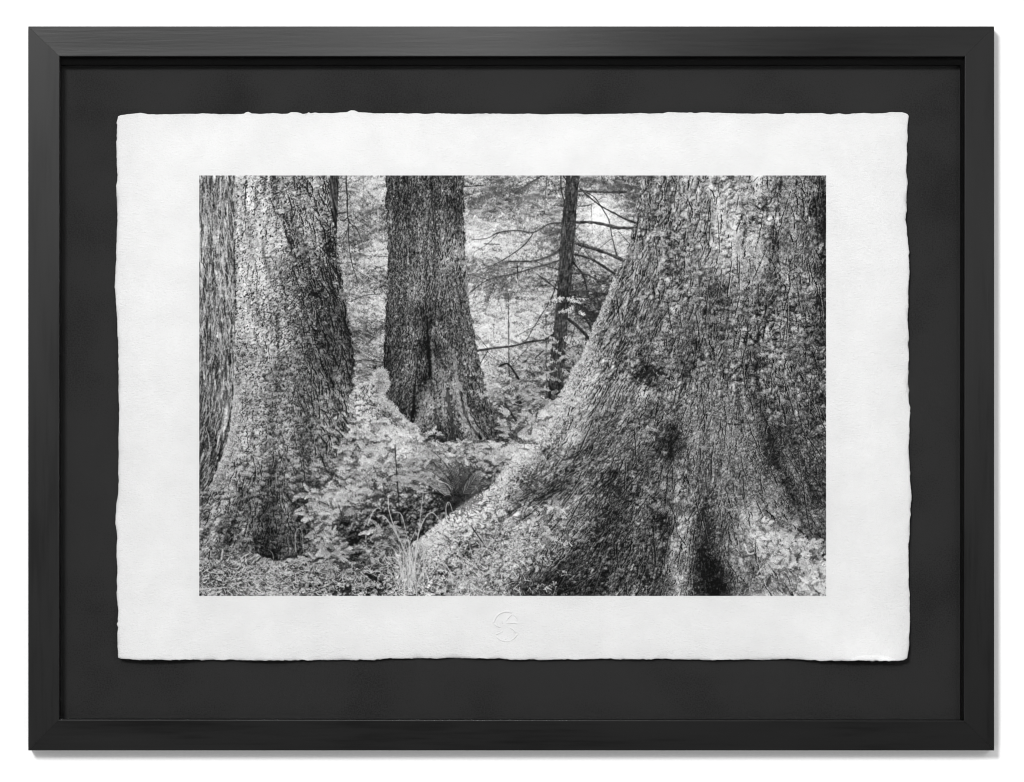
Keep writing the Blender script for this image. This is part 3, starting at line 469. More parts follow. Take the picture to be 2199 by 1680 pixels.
def tufts(n, box, mask, size, up, dens=None, alpha=.8, dark=.36):
    """cushions of moss: a lit brush of fibres hanging over its own shadow"""
    x, y = scatter(n, *box); k_ = at(mask, x, y)
    if dens is not None: k_ &= at(dens, x, y) > rng.random(len(x))
    x, y = x[k_], y[k_]; o = np.argsort(-y); x, y = x[o], y[o]; n = len(x)
    sz = (size * rng.uniform(.5, 1.3, n))[:, None]; tn = at(TONE, x, y)[:, None]
    m1, m2 = 12, 26
    dx = np.concatenate([rng.normal(.35, .55, (n, m1)), rng.normal(0, .5, (n, m2))], 1) * sz
    hy = np.sort(rng.uniform(-.6, .5, (n, m2)), 1)[:, ::-1]
    dy = np.concatenate([rng.normal(.75, .28, (n, m1)), hy], 1) * sz
    val = np.concatenate([tn * dark + rng.normal(0, 12, (n, m1)), tn + up * (.75 - hy) + rng.normal(0, 20, (n, m2))], 1)
    an = np.concatenate([rng.uniform(0, 3.1, (n, m1)), np.pi / 2 - dx[:, m1:] / sz * 1.1 + rng.normal(0, .4, (n, m2))], 1)
    ln = np.concatenate([np.full((n, m1), .5), rng.uniform(.4, .8, (n, m2))], 1) * sz
    ink.add((x[:, None] + dx).ravel(), (y[:, None] + dy).ravel(), an.ravel(), ln.ravel(), np.clip(val, 8, 248).ravel(), rng.normal(0, .9, n * (m1 + m2)), n=9)
    ink.lay(IMG, mask, alpha)
open_ = np.clip((1 - calm) * (1 - .75 * barkR) * (.55 + .6 * NB3), 0, 1)
tufts(3400, (1500, 655, 3100, 2240), mR, 5.5, 44, open_, dark=.46); tufts(1000, (1500, 655, 3100, 2240), mR, 9, 44, open_, dark=.46, alpha=.75)
walk(2600, (1900, 655, 3100, 2240), mR, 26, 26, 10, dens=np.clip(barkR * (1 - .55 * calm) + .1, 0, 1))
walk(420, (1900, 655, 3100, 2240), mR, 130, 24, 9, w=2, jit=.1, lift=34, dens=np.clip(.35 + .6 * barkR - .3 * calm, 0, 1)); walk(500, (1900, 655, 3100, 2240), mR, 50, 18, 8, w=3, dens=np.clip(.25 + .75 * barkR - .5 * calm, 0, 1))
walk(1500, (1900, 655, 3100, 2240), mR, 9, 30, 12, w=1, dens=calm, turn=.9, lift=26)
loL = np.clip(lowmoss * (.5 + .6 * NB3), 0, 1)
tufts(1300, (740, 1050, 1345, 2120), mL1, 5.5, 38, loL, dark=.46); tufts(320, (740, 1050, 1345, 2120), mL1, 8.5, 40, loL, dark=.46, alpha=.7)
rightL = np.clip((SX - 1040 - .05 * (SY - 660)) / 130, 0, 1)
walk(60, (860, 655, 1345, 1700), mL1, 90, 34, 9, w=2, jit=.2, alpha=.6); walk(700, (1000, 655, 1345, 1700), mL1, 34, 22, 9, w=2, dens=rightL); walk(260, (1000, 655, 1345, 1700), mL1, 60, 16, 7, w=3, dens=rightL)
walk(700, (860, 655, 1150, 1700), mL1, 9, 34, 12, w=2, lift=40, jit=.3); walk(500, (860, 655, 1150, 1700), mL1, 8, 40, 12, w=2, lift=36, turn=1.2, jit=.3)
footL = np.clip((SY - 1620) / 260, 0, 1) * np.clip((1170 - SX) / 120, 0, 1) * np.clip(.55 + .7 * NB3, 0, 1)
walk(520, (740, 1600, 1180, 2120), mL1, 34, 28, 10, w=2, dens=footL)
walk(520, (740, 655, 885, 1860), mL0, 46, 66, 14, w=2, jit=.1, lift=24, alpha=.6); walk(260, (740, 655, 885, 1860), mL0, 60, 185, 16, w=2, jit=.1, lift=0, alpha=.6)
walk(1900, (1435, 655, 1860, 1660), mM, 8, 28, 12, w=2, lift=34); walk(420, (1435, 655, 1860, 1660), mM, 22, 20, 8, w=2, lift=40)
walk(500, (1435, 655, 1860, 1660), mM, 12, 130, 18, w=2, lift=0, alpha=.6)
mMound = mV & (SY < 1640) & (SX < 1560)
tufts(420, (1310, 1375, 1560, 1640), mMound, 6, 60)
tufts(900, (1490, 1400, 2320, 2120), mRr0 := (mR & (gauss(mR.astype(np.float32), 16) < .93)), 6, 56)
line(IMG, B((150, 1000), (168, 1130), (178, 1330), (190, 1500), (196, 1690)), 1, 13, 14, 0, .9, .5, mM); line(IMG, B((205, 1250), (215, 1450), (222, 1680)), 6, 9, 140, 6, .55, .5, mM)
line(IMG, E((432, 60), (470, 240), (525, 345), (595, 425)), 5, 9, 14, 0, .9, .4, mM); line(IMG, E((85, -120), (75, 20), (62, 200), (55, 320)), 2, 12, 18, 0, .8, .5, mM)
line(IMG, E((455, 60), (500, 230), (560, 340), (625, 430)), 6, 9, 150, 6, .6, .5, mM); 
for pts_, a_, b_, v_ in ((E((400, -60), (410, 80), (450, 240), (540, 400)), 20, 30, 150), (E((200, -20), (170, 120), (110, 300)), 26, 34, 150), (E((290, -100), (300, 60), (330, 200)), 20, 20, 128), (B((340, 1330), (400, 1560), (420, 1680)), 16, 22, 150)):
    line(IMG, pts_, a_, b_, v_ * 1.06, 34, .46, .45, mM)
line(IMG, E((330, 30), (350, 200), (380, 420)), 14, 26, 44, 0, .55, .5, mM); line(IMG, E((230, 200), (260, 330), (290, 440)), 8, 20, 40, 0, .5, .5, mM)
# bright furry rim along the right trunk's sloping edge and the left trunk's foot
def rim(edge, n, depth, inward, v, sd, L, m=None):
    p = P(edge); seg = np.hypot(*np.diff(p, axis=0).T); cum = np.r_[0, np.cumsum(seg)]
    t = rng.uniform(0, cum[-1], n); i = np.clip(np.searchsorted(cum, t) - 1, 0, len(seg) - 1); f = ((t - cum[i]) / seg[i])[:, None]
    q = p[i] * (1 - f) + p[i + 1] * f; d = (p[i + 1] - p[i]) / seg[i][:, None]
    nrm = np.c_[-d[:, 1], d[:, 0]] * inward
    dd = np.abs(rng.normal(0, 1, n)) * depth * KX - 2
    q = q + nrm * dd[:, None]
    a = np.arctan2(-nrm[:, 1], -nrm[:, 0]) + rng.normal(.3, .9, n)
    val = np.clip(v - 26 * dd / (depth * KX + 1) + rng.normal(0, sd, n), 30, 245)
    o = np.argsort(-dd)
    ink.add(q[o, 0], q[o, 1], a[o], (rng.uniform(.4, 1, n) * L)[o], val[o], rng.normal(0, 1, n)); ink.lay(IMG, m, .85)
mRr = gauss(mR.astype(np.float32), 1.5) > .12
rim(R_edge[5:11], 1200, 14, -1, 180, 50, 6, mRr); rim(R_edge[9:15], 1800, 26, -1, 190, 50, 6, mRr); rim(R_edge[13:19], 3200, 42, -1, 200, 50, 7, mRr); rim(R_edge[17:], 4200, 46, -1, 204, 50, 7, mRr)
rim(L1_left[6:13], 1800, 20, -1, 178, 30, 5, mL1)
rim(V_top[1:14], 2200, 20, 1, 190, 30, 6)

# ---- undergrowth: hemlock seedlings, ferns, grass, litter
def sprig(x0, y0, a, ln, v, nl=9, sd=14, n=16, bend=.5, w=1):
    """a feathery twig: paired flat needles along a drooping stem (photo pixels)"""
    t = np.linspace(.06, 1, n); aa = a + bend * t
    sx = x0 + np.cumsum(np.cos(aa)) * ln / n; sy = y0 + np.cumsum(np.sin(aa)) * ln / n
    px = (sx - PX0) * KX; py = (sy - PY0) * KX
    L = nl * KX * (1.02 - t) ** .55 * np.clip(t * 6, .4, 1) * rng.uniform(.7, 1.15, n)
    for s in (1, -1):
        ink.add(px, py, aa + s * .95 + rng.normal(0, .15, n), L, v + rng.normal(0, sd, n) - 14 * (s > 0), 0, w=w, n=7)
def bush(cx, cy, rx, ry, n, v, ln=42, nl=10, spread=.5, under=True, m=None, alpha=.9):
    n = int(n * .5)
    if under:
        x = rng.normal(cx, rx * .6, n * 9); y = rng.normal(cy + ry * .3, ry * .6, n * 9)
        ink.add((x - PX0) * KX, (y - PY0) * KX, rng.uniform(0, 6.3, len(x)), rng.uniform(2, 6, len(x)), np.clip(rng.normal(v - 110, 34, len(x)), 10, 255), w=1); ink.lay(IMG, m, .6)
    ys = np.sort(rng.uniform(-1, 1, n))
    for q in ys:
        w_ = np.sqrt(max(.05, 1 - q * q)); x0 = cx + rng.uniform(-1, 1) * rx * w_ * rng.uniform(.7, 1.25); y0 = cy + q * ry
        side = np.sign(x0 - cx + rng.normal(0, rx * .3)) or 1
        a = (0 if side > 0 else np.pi) + rng.normal(0, spread) - side * .15
        dk = rng.random() < .22
        sprig(x0, y0, a, ln * rng.uniform(.8, 1.45), v + rng.normal(0, 14) - 16 * q - (70 if dk else 0), nl * 1.2, 22, n=17, bend=rng.uniform(.1, .7) * side)
    ink.lay(IMG, m, alpha)
mFree = ~mL0
bush(1480, 1590, 40, 26, 16, 185, 30, 8); bush(1380, 1560, 40, 30, 16, 178, 30, 8)
bush(1370, 1600, 60, 40, 50, 188, 38, 10); bush(1330, 1690, 70, 50, 60, 165, 40, 10); bush(1470, 1640, 75, 38, 70, 205, 44, 11); bush(1560, 1650, 50, 30, 40, 195, 38, 10)
for a in ((1690, 1680, 90, 22, 60, 185, 34, 8), (1850, 1680, 90, 20, 70, 190, 34, 8), (1760, 1720, 80, 30, 50, 165, 34, 8), (1640, 1720, 60, 30, 40, 178, 36, 9), (1620, 1635, 40, 12, 14, 170, 20, 6), (1750, 1668, 60, 8, 14, 180, 20, 6), (1930, 1590, 50, 40, 40, 180, 40, 9), (1940, 1650, 45, 20, 26, 175, 34, 8), (1930, 1480, 90, 36, 60, 160, 30, 7), (2030, 1500, 45, 40, 40, 165, 34, 8), (2000, 1560, 40, 40, 36, 175, 36, 9)): bush(*a)
bush(1390, 1740, 90, 45, 80, 188, 44, 11); bush(1500, 1740, 60, 50, 50, 175, 40, 10); bush(1290, 1780, 70, 45, 50, 160, 40, 10); bush(1440, 1810, 80, 40, 50, 158, 40, 10); bush(1590, 1810, 60, 40, 40, 165, 38, 9)
line(IMG, D((1270, 450), (1190, 570), (1090, 700), (1030, 860)), 2.5, 2.5, 165, 4, .8, .2); line(IMG, D((1555, 480), (1570, 720), (1590, 1000), (1600, 1110)), 4, 5, 50, 4, .9, .2)
bush(1180, 1860, 55, 18, 34, 195, 40, 10); bush(1310, 1850, 75, 26, 60, 195, 42, 10); bush(1230, 1910, 80, 34, 70, 190, 46, 10); bush(1180, 1940, 50, 16, 30, 195, 40, 10); bush(1340, 1900, 40, 30, 26, 165, 36, 9)
line(IMG, D((1110, 950), (1140, 1050), (1160, 1200)), 3, 5, 48, 4, .9, .2)
bush(1200, 1990, 40, 16, 24, 195, 34, 9); bush(1220, 2030, 50, 26, 40, 190, 34, 9); bush(1250, 2065, 50, 20, 36, 195, 36, 10); bush(1440, 1995, 55, 18, 36, 188, 38, 9); bush(1490, 2030, 40, 30, 30, 170, 34, 9)
line(IMG, D((970, 1170), (972, 1340)), 3, 4, 190, 4, .9, .2)
for a in ((1180, 2110, 80, 30, 60, 178, 34, 9), (1280, 2130, 70, 30, 50, 175, 34, 9), (1090, 2180, 80, 30, 44, 165, 30, 8), (1350, 2180, 50, 26, 40, 190, 34, 9), (1430, 2110, 60, 30, 40, 165, 30, 8), (960, 2150, 110, 30, 44, 165, 28, 8), (1000, 2220, 90, 16, 36, 180, 30, 8), (1640, 2080, 70, 40, 30, 190, 26, 7), (1690, 2130, 90, 40, 40, 178, 30, 8), (1560, 2130, 50, 40, 30, 172, 28, 8)): bush(*a)
# moss tufts on the bright root and at the lower right
for a in ((2880, 2030, 70, 50, 80, 200, 26, 9), (2980, 2060, 80, 50, 80, 202, 28, 9), (3060, 2090, 40, 60, 60, 195, 30, 10), (2930, 2130, 100, 40, 70, 180, 30, 9), (3050, 2200, 50, 30, 50, 195, 30, 10), (2860, 1975, 40, 18, 20, 190, 18, 6), (1860, 1990, 120, 50, 60, 178, 24, 7), (1980, 2010, 90, 60, 60, 180, 24, 7), (1900, 2110, 120, 50, 60, 176, 24, 7), (1770, 2180, 120, 40, 50, 178, 26, 7), (2060, 1930, 60, 40, 40, 178, 20, 6), (1800, 1940, 70, 30, 40, 190, 22, 7)): bush(*a, spread=1.2)
# needles, twigs and litter
def lit(n, box, m, v, sd, L, spread, base=0., w=1):
    x, y = scatter(n, *box); ink.add(x, y, base + rng.normal(0, spread, n), rng.uniform(L * .4, L, n) * KX, np.clip(rng.normal(v, sd, n), 10, 250), rng.normal(0, .3, n), w=w); ink.lay(IMG, m, .85)
mGd = mG | (mR & (SY > 1880 + (SX - 1800) * .45) & (SX + 90 * NB3 + 40 * NB2 < 2110) & (SY > 1900))
lit(1500, (747, 2100, 1560, 2235), mG, 110, 60, 18, 1.2); lit(420, (747, 2100, 1560, 2235), mG, 60, 22, 22, .9); lit(520, (747, 2100, 1560, 2235), mG, 195, 25, 34, .9)
lit(2600, (1560, 1900, 2150, 2235), mGd, 140, 55, 16, 1.4); lit(220, (1560, 1900, 2150, 2235), mGd, 208, 20, 44, 1.2, -.5); lit(200, (1560, 1900, 2150, 2235), mGd, 60, 22, 26, 1.2)
for p, w_, v in ((D((15, 1615), (120, 1605), (230, 1600)), 8, 190), (D((80, 1660), (180, 1630)), 10, 195), (D((100, 1530), (190, 1560), (240, 1580)), 5, 70), (D((200, 1300), (190, 1380)), 8, 180), (D((420, 1500), (480, 1560)), 4, 175), (D((820, 1410), (850, 1480), (870, 1540)), 3, 185), (D((1420, 1510), (1420, 1610), (1380, 1670)), 4, 195), (D((900, 1640), (1000, 1600), (1100, 1570)), 4, 70), (D((650, 1400), (700, 1420)), 4, 200),
                 (E((520, 1120), (560, 1180), (610, 1250)), 5, 40), (E((700, 990), (740, 1080)), 3, 60), (E((600, 1350), (670, 1240), (660, 1200)), 3.5, 205), (E((470, 1300), (500, 1230)), 3, 210), (E((690, 1250), (830, 1210)), 3.5, 40), (E((420, 1340), (500, 1400), (570, 1450)), 3, 215), (E((920, 1400), (970, 1460)), 4, 225), (E((530, 1440), (580, 1350)), 3, 200), (E((800, 920), (880, 915)), 3, 60), (E((1100, 1100), (1120, 1115)), 10, 120), (E((560, 960), (620, 950)), 14, 140),
                 (F((1280, 1420), (1360, 1350)), 6, 120), (F((1130, 1490), (1180, 1430)), 7, 190), (F((1030, 1260), (1060, 1330), (1100, 1330)), 7, 205), (F((1560, 1480), (1480, 1600)), 5, 205), (F((20, 1660), (80, 1590)), 5, 190)):
    line(IMG, p, w_ * .8, w_ * .6, v, 10, .9, .3)
crack(D((1340, 1500), (1400, 1530)), 34, 40, None, 14); crack(D((1380, 1610), (1440, 1620)), 40, 30, None, 16); crack(D((1090, 1640), (1180, 1630)), 60, 50, None, 24); crack(D((100, 1590), (220, 1590)), 20, 12, None, 40)
# ferns
def frond(pts, v, pl, n=30, sd=8, back=1.0, rv=None):
    n = int(n * .75)
    p = P(pts); L = len(p) - 1; t = np.linspace(.05, .98, n) * L; i = np.minimum(t.astype(int), L - 1); f = (t - i)[:, None]
    q = np.vstack([2 * p[0] - p[1], p, 2 * p[-1] - p[-2]]); c = []
    for a_, f_ in zip(i, f[:, 0]):
        z = q[a_:a_ + 4]; c.append(.5 * (2 * z[1] + (z[2] - z[0]) * f_ + (2 * z[0] - 5 * z[1] + 4 * z[2] - z[3]) * f_ ** 2 + (-z[0] + 3 * z[1] - 3 * z[2] + z[3]) * f_ ** 3))
    c = np.array(c); d = np.gradient(c, axis=0); a = np.arctan2(d[:, 1], d[:, 0]); k_ = np.sin(np.pi * (.25 + .72 * t / L)) ** .8
    for s in (1, -1): ink.add(c[:, 0], c[:, 1], a + s * back, pl * KX * k_, v + rng.normal(0, sd, n) + (14 if s < 0 else -10), -.3 * s, w=1, n=14)
    ink.lay(IMG, None, .92); line(IMG, pts, 3, 1.5, rv if rv is not None else v - 30, 3, .9, .1)
# the dark heart of the fern first
x = rng.normal(1725, 42, 1500); y = rng.normal(1840, 42, 1500)
ink.add((x - PX0) * KX, (y - PY0) * KX, rng.uniform(0, 6.3, 1500), 6, rng.normal(34, 14, 1500), w=2); ink.lay(IMG, mV, .7)
frond(E((400, 860), (370, 740), (320, 640), (250, 560), (200, 520)), 150, 42, 34, rv=40); frond(E((410, 880), (430, 760), (420, 650), (390, 570)), 92, 40, 34, rv=36); frond(E((400, 880), (350, 760), (290, 690), (200, 600)), 88, 38, 32, rv=36)
frond(E((360, 880), (260, 800), (130, 740), (0, 720)), 172, 22, 40, rv=120); frond(E((380, 880), (250, 720), (100, 650), (-40, 610)), 140, 30, 40, rv=70); frond(E((440, 880), (470, 780), (500, 720)), 60, 34, 22, rv=24); frond(E((680, 640), (760, 560), (880, 480)), 190, 24, 30, rv=150)
frond(E((520, 860), (600, 790), (730, 770)), 70, 22, 24, rv=120); frond(D((1520, 740), (1600, 745), (1690, 770)), 185, 15, 26, rv=160); frond(E((450, 870), (540, 760), (600, 690)), 120, 26, 24, rv=60); frond(E((0, 640), (60, 590), (160, 575)), 165, 20, 22)
# stalks and grass
x = rng.normal(1540, 40, 500); y = rng.uniform(2050, 2215, 500)
ink.add((x - PX0) * KX, (y - PY0) * KX, -np.pi / 2 + rng.normal(0, .35, 500), rng.uniform(5, 16, 500), rng.normal(120, 55, 500), rng.normal(0, .7, 500)); ink.lay(IMG, None, .85)
for k in range(46):
    x0 = 1545 + rng.normal(0, 26); y0 = 2190 + rng.normal(0, 20); h = rng.uniform(60, 190); lean = rng.normal(0, .45); bend_ = lean * rng.uniform(.3, 1.6)
    line(IMG, [(x0, y0), (x0 + lean * h * .3, y0 - h * .5), (x0 + lean * h * .8, y0 - h * .9), (x0 + (lean + bend_) * h * .8, y0 - h * rng.uniform(.75, 1.0))], 3.4, 1.4, rng.uniform(150, 225), 8, .9, .1)
for p, w_, v in ((D((1640, 1330), (1560, 1150), (1510, 1000), (1500, 880)), 7, 205), (D((1600, 1240), (1530, 1120), (1470, 1040), (1410, 1040)), 7, 200), (D((1680, 1330), (1640, 1150), (1600, 1020), (1540, 1010)), 5, 195), (D((1340, 1110), (1380, 1010), (1420, 975), (1450, 990)), 5, 205), (D((1310, 1130), (1350, 1040), (1440, 1000)), 4, 175),
                 (E((70, 1500), (90, 1250), (130, 1100), (200, 1010), (270, 1080), (290, 1200)), 6, 200), (E((60, 1520), (110, 1100), (140, 850)), 5, 190), (E((100, 1540), (200, 1420), (300, 1410), (360, 1500), (375, 1570)), 6, 195), (E((80, 1540), (40, 1390), (0, 1400)), 6, 195), (E((100, 1560), (200, 1310), (290, 1220)), 5, 185), (E((60, 1480), (30, 1280), (80, 1150)), 5, 205), (E((90, 1560), (150, 1640), (190, 1670)), 5, 200),
                 (D((775, 1320), (770, 1200), (790, 1140), (820, 1160), (840, 1340)), 4.5, 165), (D((600, 1380), (590, 1330), (555, 1300)), 4, 150), (E((320, 1060), (320, 960), (345, 930), (370, 1000)), 5, 185), (E((260, 760), (330, 790), (360, 830)), 4, 200), (D((1350, 1330), (1400, 1260), (1470, 1240)), 4, 195), (D((1330, 1280), (1330, 1180), (1380, 1130)), 4, 185), (D((1100, 960), (1170, 930), (1220, 980)), 3, 170), (D((1230, 890), (1300, 960), (1340, 1000)), 3, 165)):
    line(IMG, p, w_ * .75, w_ * .4, v, 8, .92, .1)

# ---- bring the broad tones to the print's, then its contrast
lo = gauss(TONE, 15); cur = gauss(IMG, 15)
IMG = IMG + .85 * (lo - cur)
fine = IMG - gauss(IMG, 1.15); mid = gauss(IMG, 1.15) - gauss(IMG, 9)
veg = gauss((mV | mG | mBG).astype(np.float32), 2)
IMG = gauss(IMG, 9) + (1.14 - .04 * veg) * mid + (.86 - .06 * veg) * fine
z = (IMG - 118) / 118
IMG = 118 + 118 * np.tanh(1.0 * z) / np.tanh(1.06)
IMG = np.clip(IMG, 7, 248)
# ---------------------------------------------------------------- the framed print on a white wall
import bpy, bmesh, math
from mathutils import Vector
S = bpy.context.scene
COL = S.collection
U = .0003                              # metres per photo pixel at the frame's front plane
CAMD = 5.0                             # camera distance from that plane
VPX, VPY = 2080.0, 1600.0              # where the camera stands, square to the wall
ZC = 1.5                               # hanging height
def W(px, py, d=0.0):
    """photo pixel -> place on the plane d metres behind the frame's front (X right, Y into the wall, Z up)"""
    f = 1 + d / CAMD
    qx = VPX + (px - VPX) * f; qy = VPY + (py - VPY) * f
    return ((qx - 1920) * U, d, ZC + (1467 - qy) * U)
D_GLASS, D_SHADE, D_MAT, D_FRAME, D_WALL = .006, .0090, .021, .0245, .0255

def link(name, me, mat, parent=None):
    o = bpy.data.objects.new(name, me); COL.objects.link(o)
    if mat: me.materials.append(mat)
    if parent: o.parent = parent
    return o
def from_bm(name, bm, mat, parent=None, smooth=False):
    bmesh.ops.recalc_face_normals(bm, faces=bm.faces)
    me = bpy.data.meshes.new(name); bm.to_mesh(me); bm.free()
    if smooth:
        for p in me.polygons: p.use_smooth = True
    return link(name, me, mat, parent)

# ---- materials
def nodes(name):
    m = bpy.data.materials.new(name); m.use_nodes = True
    nt = m.node_tree; b = nt.nodes['Principled BSDF']
    return m, nt, b
def N(nt, t, **kw):
    n = nt.nodes.new(t)
    for k, v in kw.items():
        if k in n.inputs: n.inputs[k].default_value = v
        else: setattr(n, k, v)
    return n
def ramp(nt, src, stops):
    r = nt.nodes.new('ShaderNodeValToRGB'); e = r.color_ramp.elements
    e[0].position, e[0].color = stops[0][0], (*[stops[0][1]] * 3, 1); e[1].position, e[1].color = stops[1][0], (*[stops[1][1]] * 3, 1)
    nt.links.new(src, r.inputs['Fac']); return r.outputs['Color']
def coords(nt, scale):
    tc = nt.nodes.new('ShaderNodeTexCoord'); mp = nt.nodes.new('ShaderNodeMapping'); mp.inputs['Scale'].default_value = scale
    nt.links.new(tc.outputs['Object'], mp.inputs['Vector']); return mp.outputs['Vector']

def wood(name, along):
    m, nt, b = nodes(name)
    sc = (14, 260, 260) if along == 'x' else (260, 260, 14)
    v = coords(nt, sc); g = N(nt, 'ShaderNodeTexNoise', Scale=1.0, Detail=5.0, Roughness=.6); nt.links.new(v, g.inputs['Vector'])
    v2 = coords(nt, (3.5, 22, 22) if along == 'x' else (22, 22, 3.5)); g2 = N(nt, 'ShaderNodeTexNoise', Scale=1.0, Detail=3.0); nt.links.new(v2, g2.inputs['Vector'])
    mix = N(nt, 'ShaderNodeMath', operation='ADD'); nt.links.new(g.outputs['Fac'], mix.inputs[0]); nt.links.new(g2.outputs['Fac'], mix.inputs[1])
    nt.links.new(ramp(nt, mix.outputs[0], ((.75, .0022), (1.3, .0056))), b.inputs['Base Color'])
    nt.links.new(ramp(nt, g2.outputs['Fac'], ((.3, .31), (.7, .37))), b.inputs['Roughness'])
    b.inputs['Specular IOR Level'].default_value = .27
    bp = N(nt, 'ShaderNodeBump', Strength=.12, Distance=.0006); nt.links.new(g.outputs['Fac'], bp.inputs['Height']); nt.links.new(bp.outputs['Normal'], b.inputs['Normal'])
    return m
M_wood_x = wood('black_stained_wood_level', 'x'); M_wood_z = wood('black_stained_wood_upright', 'z')

def board(name, lo, hi, rough):
    m, nt, b = nodes(name)
    v = coords(nt, (1, 1, 1)); g = N(nt, 'ShaderNodeTexNoise', Scale=620.0, Detail=4.0); nt.links.new(v, g.inputs['Vector'])
    g2 = N(nt, 'ShaderNodeTexNoise', Scale=9.0, Detail=3.0); nt.links.new(v, g2.inputs['Vector'])
    mix = N(nt, 'ShaderNodeMath', operation='ADD'); nt.links.new(g.outputs['Fac'], mix.inputs[0]); nt.links.new(g2.outputs['Fac'], mix.inputs[1])
    nt.links.new(ramp(nt, mix.outputs[0], ((.7, lo), (1.3, hi))), b.inputs['Base Color'])
    b.inputs['Roughness'].default_value = rough; b.inputs['Specular IOR Level'].default_value = .25
    bp = N(nt, 'ShaderNodeBump', Strength=.25, Distance=.0003); nt.links.new(g.outputs['Fac'], bp.inputs['Height']); nt.links.new(bp.outputs['Normal'], b.inputs['Normal'])
    return m
M_mat = board('black_mat_board', .0050, .0170, .8); M_shade_spacer = board('black_shade_spacer', .0025, .004, .9); M_shade_spacer.node_tree.nodes['Principled BSDF'].inputs['Specular IOR Level'].default_value = .03

PAPER = .78
M_paper, nt, b = nodes('handmade_cotton_paper')
v = coords(nt, (1, 1, 1)); g = N(nt, 'ShaderNodeTexNoise', Scale=420.0, Detail=5.0, Roughness=.62); nt.links.new(v, g.inputs['Vector'])
g2 = N(nt, 'ShaderNodeTexNoise', Scale=26.0, Detail=4.0, Roughness=.6); nt.links.new(v, g2.inputs['Vector'])
v3 = coords(nt, (330, 330, 900)); g3 = N(nt, 'ShaderNodeTexNoise', Scale=1.0, Detail=3.0, Distortion=1.2); nt.links.new(v3, g3.inputs['Vector'])
nt.links.new(ramp(nt, g2.outputs['Fac'], ((.3, PAPER * .95), (.7, PAPER * 1.025))), b.inputs['Base Color'])
b.inputs['Roughness'].default_value = .9; b.inputs['Specular IOR Level'].default_value = .15
mx = N(nt, 'ShaderNodeMath', operation='ADD'); nt.links.new(g.outputs['Fac'], mx.inputs[0]); nt.links.new(g3.outputs['Fac'], mx.inputs[1])
bp = N(nt, 'ShaderNodeBump', Strength=.85, Distance=.0008); nt.links.new(mx.outputs[0], bp.inputs['Height']); nt.links.new(bp.outputs['Normal'], b.inputs['Normal'])

M_ink, nt, b = nodes('printed_ink_on_paper')
at_ = N(nt, 'ShaderNodeVertexColor'); at_.layer_name = 'ink'
nt.links.new(at_.outputs['Color'], b.inputs['Base Color']); b.inputs['Roughness'].default_value = .85; b.inputs['Specular IOR Level'].default_value = .08

M_wall, nt, b = nodes('white_painted_wall')
v = coords(nt, (1, 1, 1)); g = N(nt, 'ShaderNodeTexNoise', Scale=320.0, Detail=3.0); nt.links.new(v, g.inputs['Vector'])
nt.links.new(ramp(nt, g.outputs['Fac'], ((.3, .90), (.7, .93))), b.inputs['Base Color'])
b.inputs['Roughness'].default_value = .9; b.inputs['Specular IOR Level'].default_value = .1
bp = N(nt, 'ShaderNodeBump', Strength=.05, Distance=.0004); nt.links.new(g.outputs['Fac'], bp.inputs['Height']); nt.links.new(bp.outputs['Normal'], b.inputs['Normal'])

M_glass = bpy.data.materials.new('clear_picture_glass'); M_glass.use_nodes = True; nt = M_glass.node_tree
for n in list(nt.nodes): nt.nodes.remove(n)
out = nt.nodes.new('ShaderNodeOutputMaterial'); tr = N(nt, 'ShaderNodeBsdfTransparent'); tr.inputs['Color'].default_value = (.97, .97, .97, 1)
gl = N(nt, 'ShaderNodeBsdfGlossy', Roughness=.02); fr = N(nt, 'ShaderNodeFresnel', IOR=1.33); ms = nt.nodes.new('ShaderNodeMixShader')
nt.links.new(fr.outputs[0], ms.inputs[0]); nt.links.new(tr.outputs[0], ms.inputs[1]); nt.links.new(gl.outputs[0], ms.inputs[2]); nt.links.new(ms.outputs[0], out.inputs['Surface'])

# ---- the wall
bm = bmesh.new()
vs = [bm.verts.new((x, D_WALL, z)) for x, z in ((-4, 0), (4, 0), (4, 3.2), (-4, 3.2))]; bm.faces.new(vs)
wall = from_bm('wall', bm, M_wall); wall['kind'] = 'structure'; wall['label'] = 'plain bright white wall behind the black frame'; wall['category'] = 'wall'

# ---- the frame
frame = bpy.data.objects.new('picture_frame', None); COL.objects.link(frame)
frame.location = (0, 0, 0)
frame['label'] = 'black wooden shadow box frame with black mat board hanging on the white wall'; frame['category'] = 'picture frame'
OX0, OY0, OX1, OY1 = 105.0, 99.0, 3729.0, 2815.5
IN = {'tl': (223.5, 212.5), 'tr': (3618.0, 212.5), 'br': (3615.0, 2703.0), 'bl': (221.5, 2699.0)}
OUT = {'tl': (OX0, OY0), 'tr': (OX1, OY0), 'br': (OX1, OY1), 'bl': (OX0, OY1)}
def corner(k, t, d):
    """a point of the mitre at corner k: t = 0 outer face .. 1 inner face; straight back at depth d"""
    o = OUT[k]; i = IN[k]
    x, _, z = W(o[0] + (i[0] - o[0]) * t, o[1] + (i[1] - o[1]) * t, 0)
    return Vector((x, d, z))
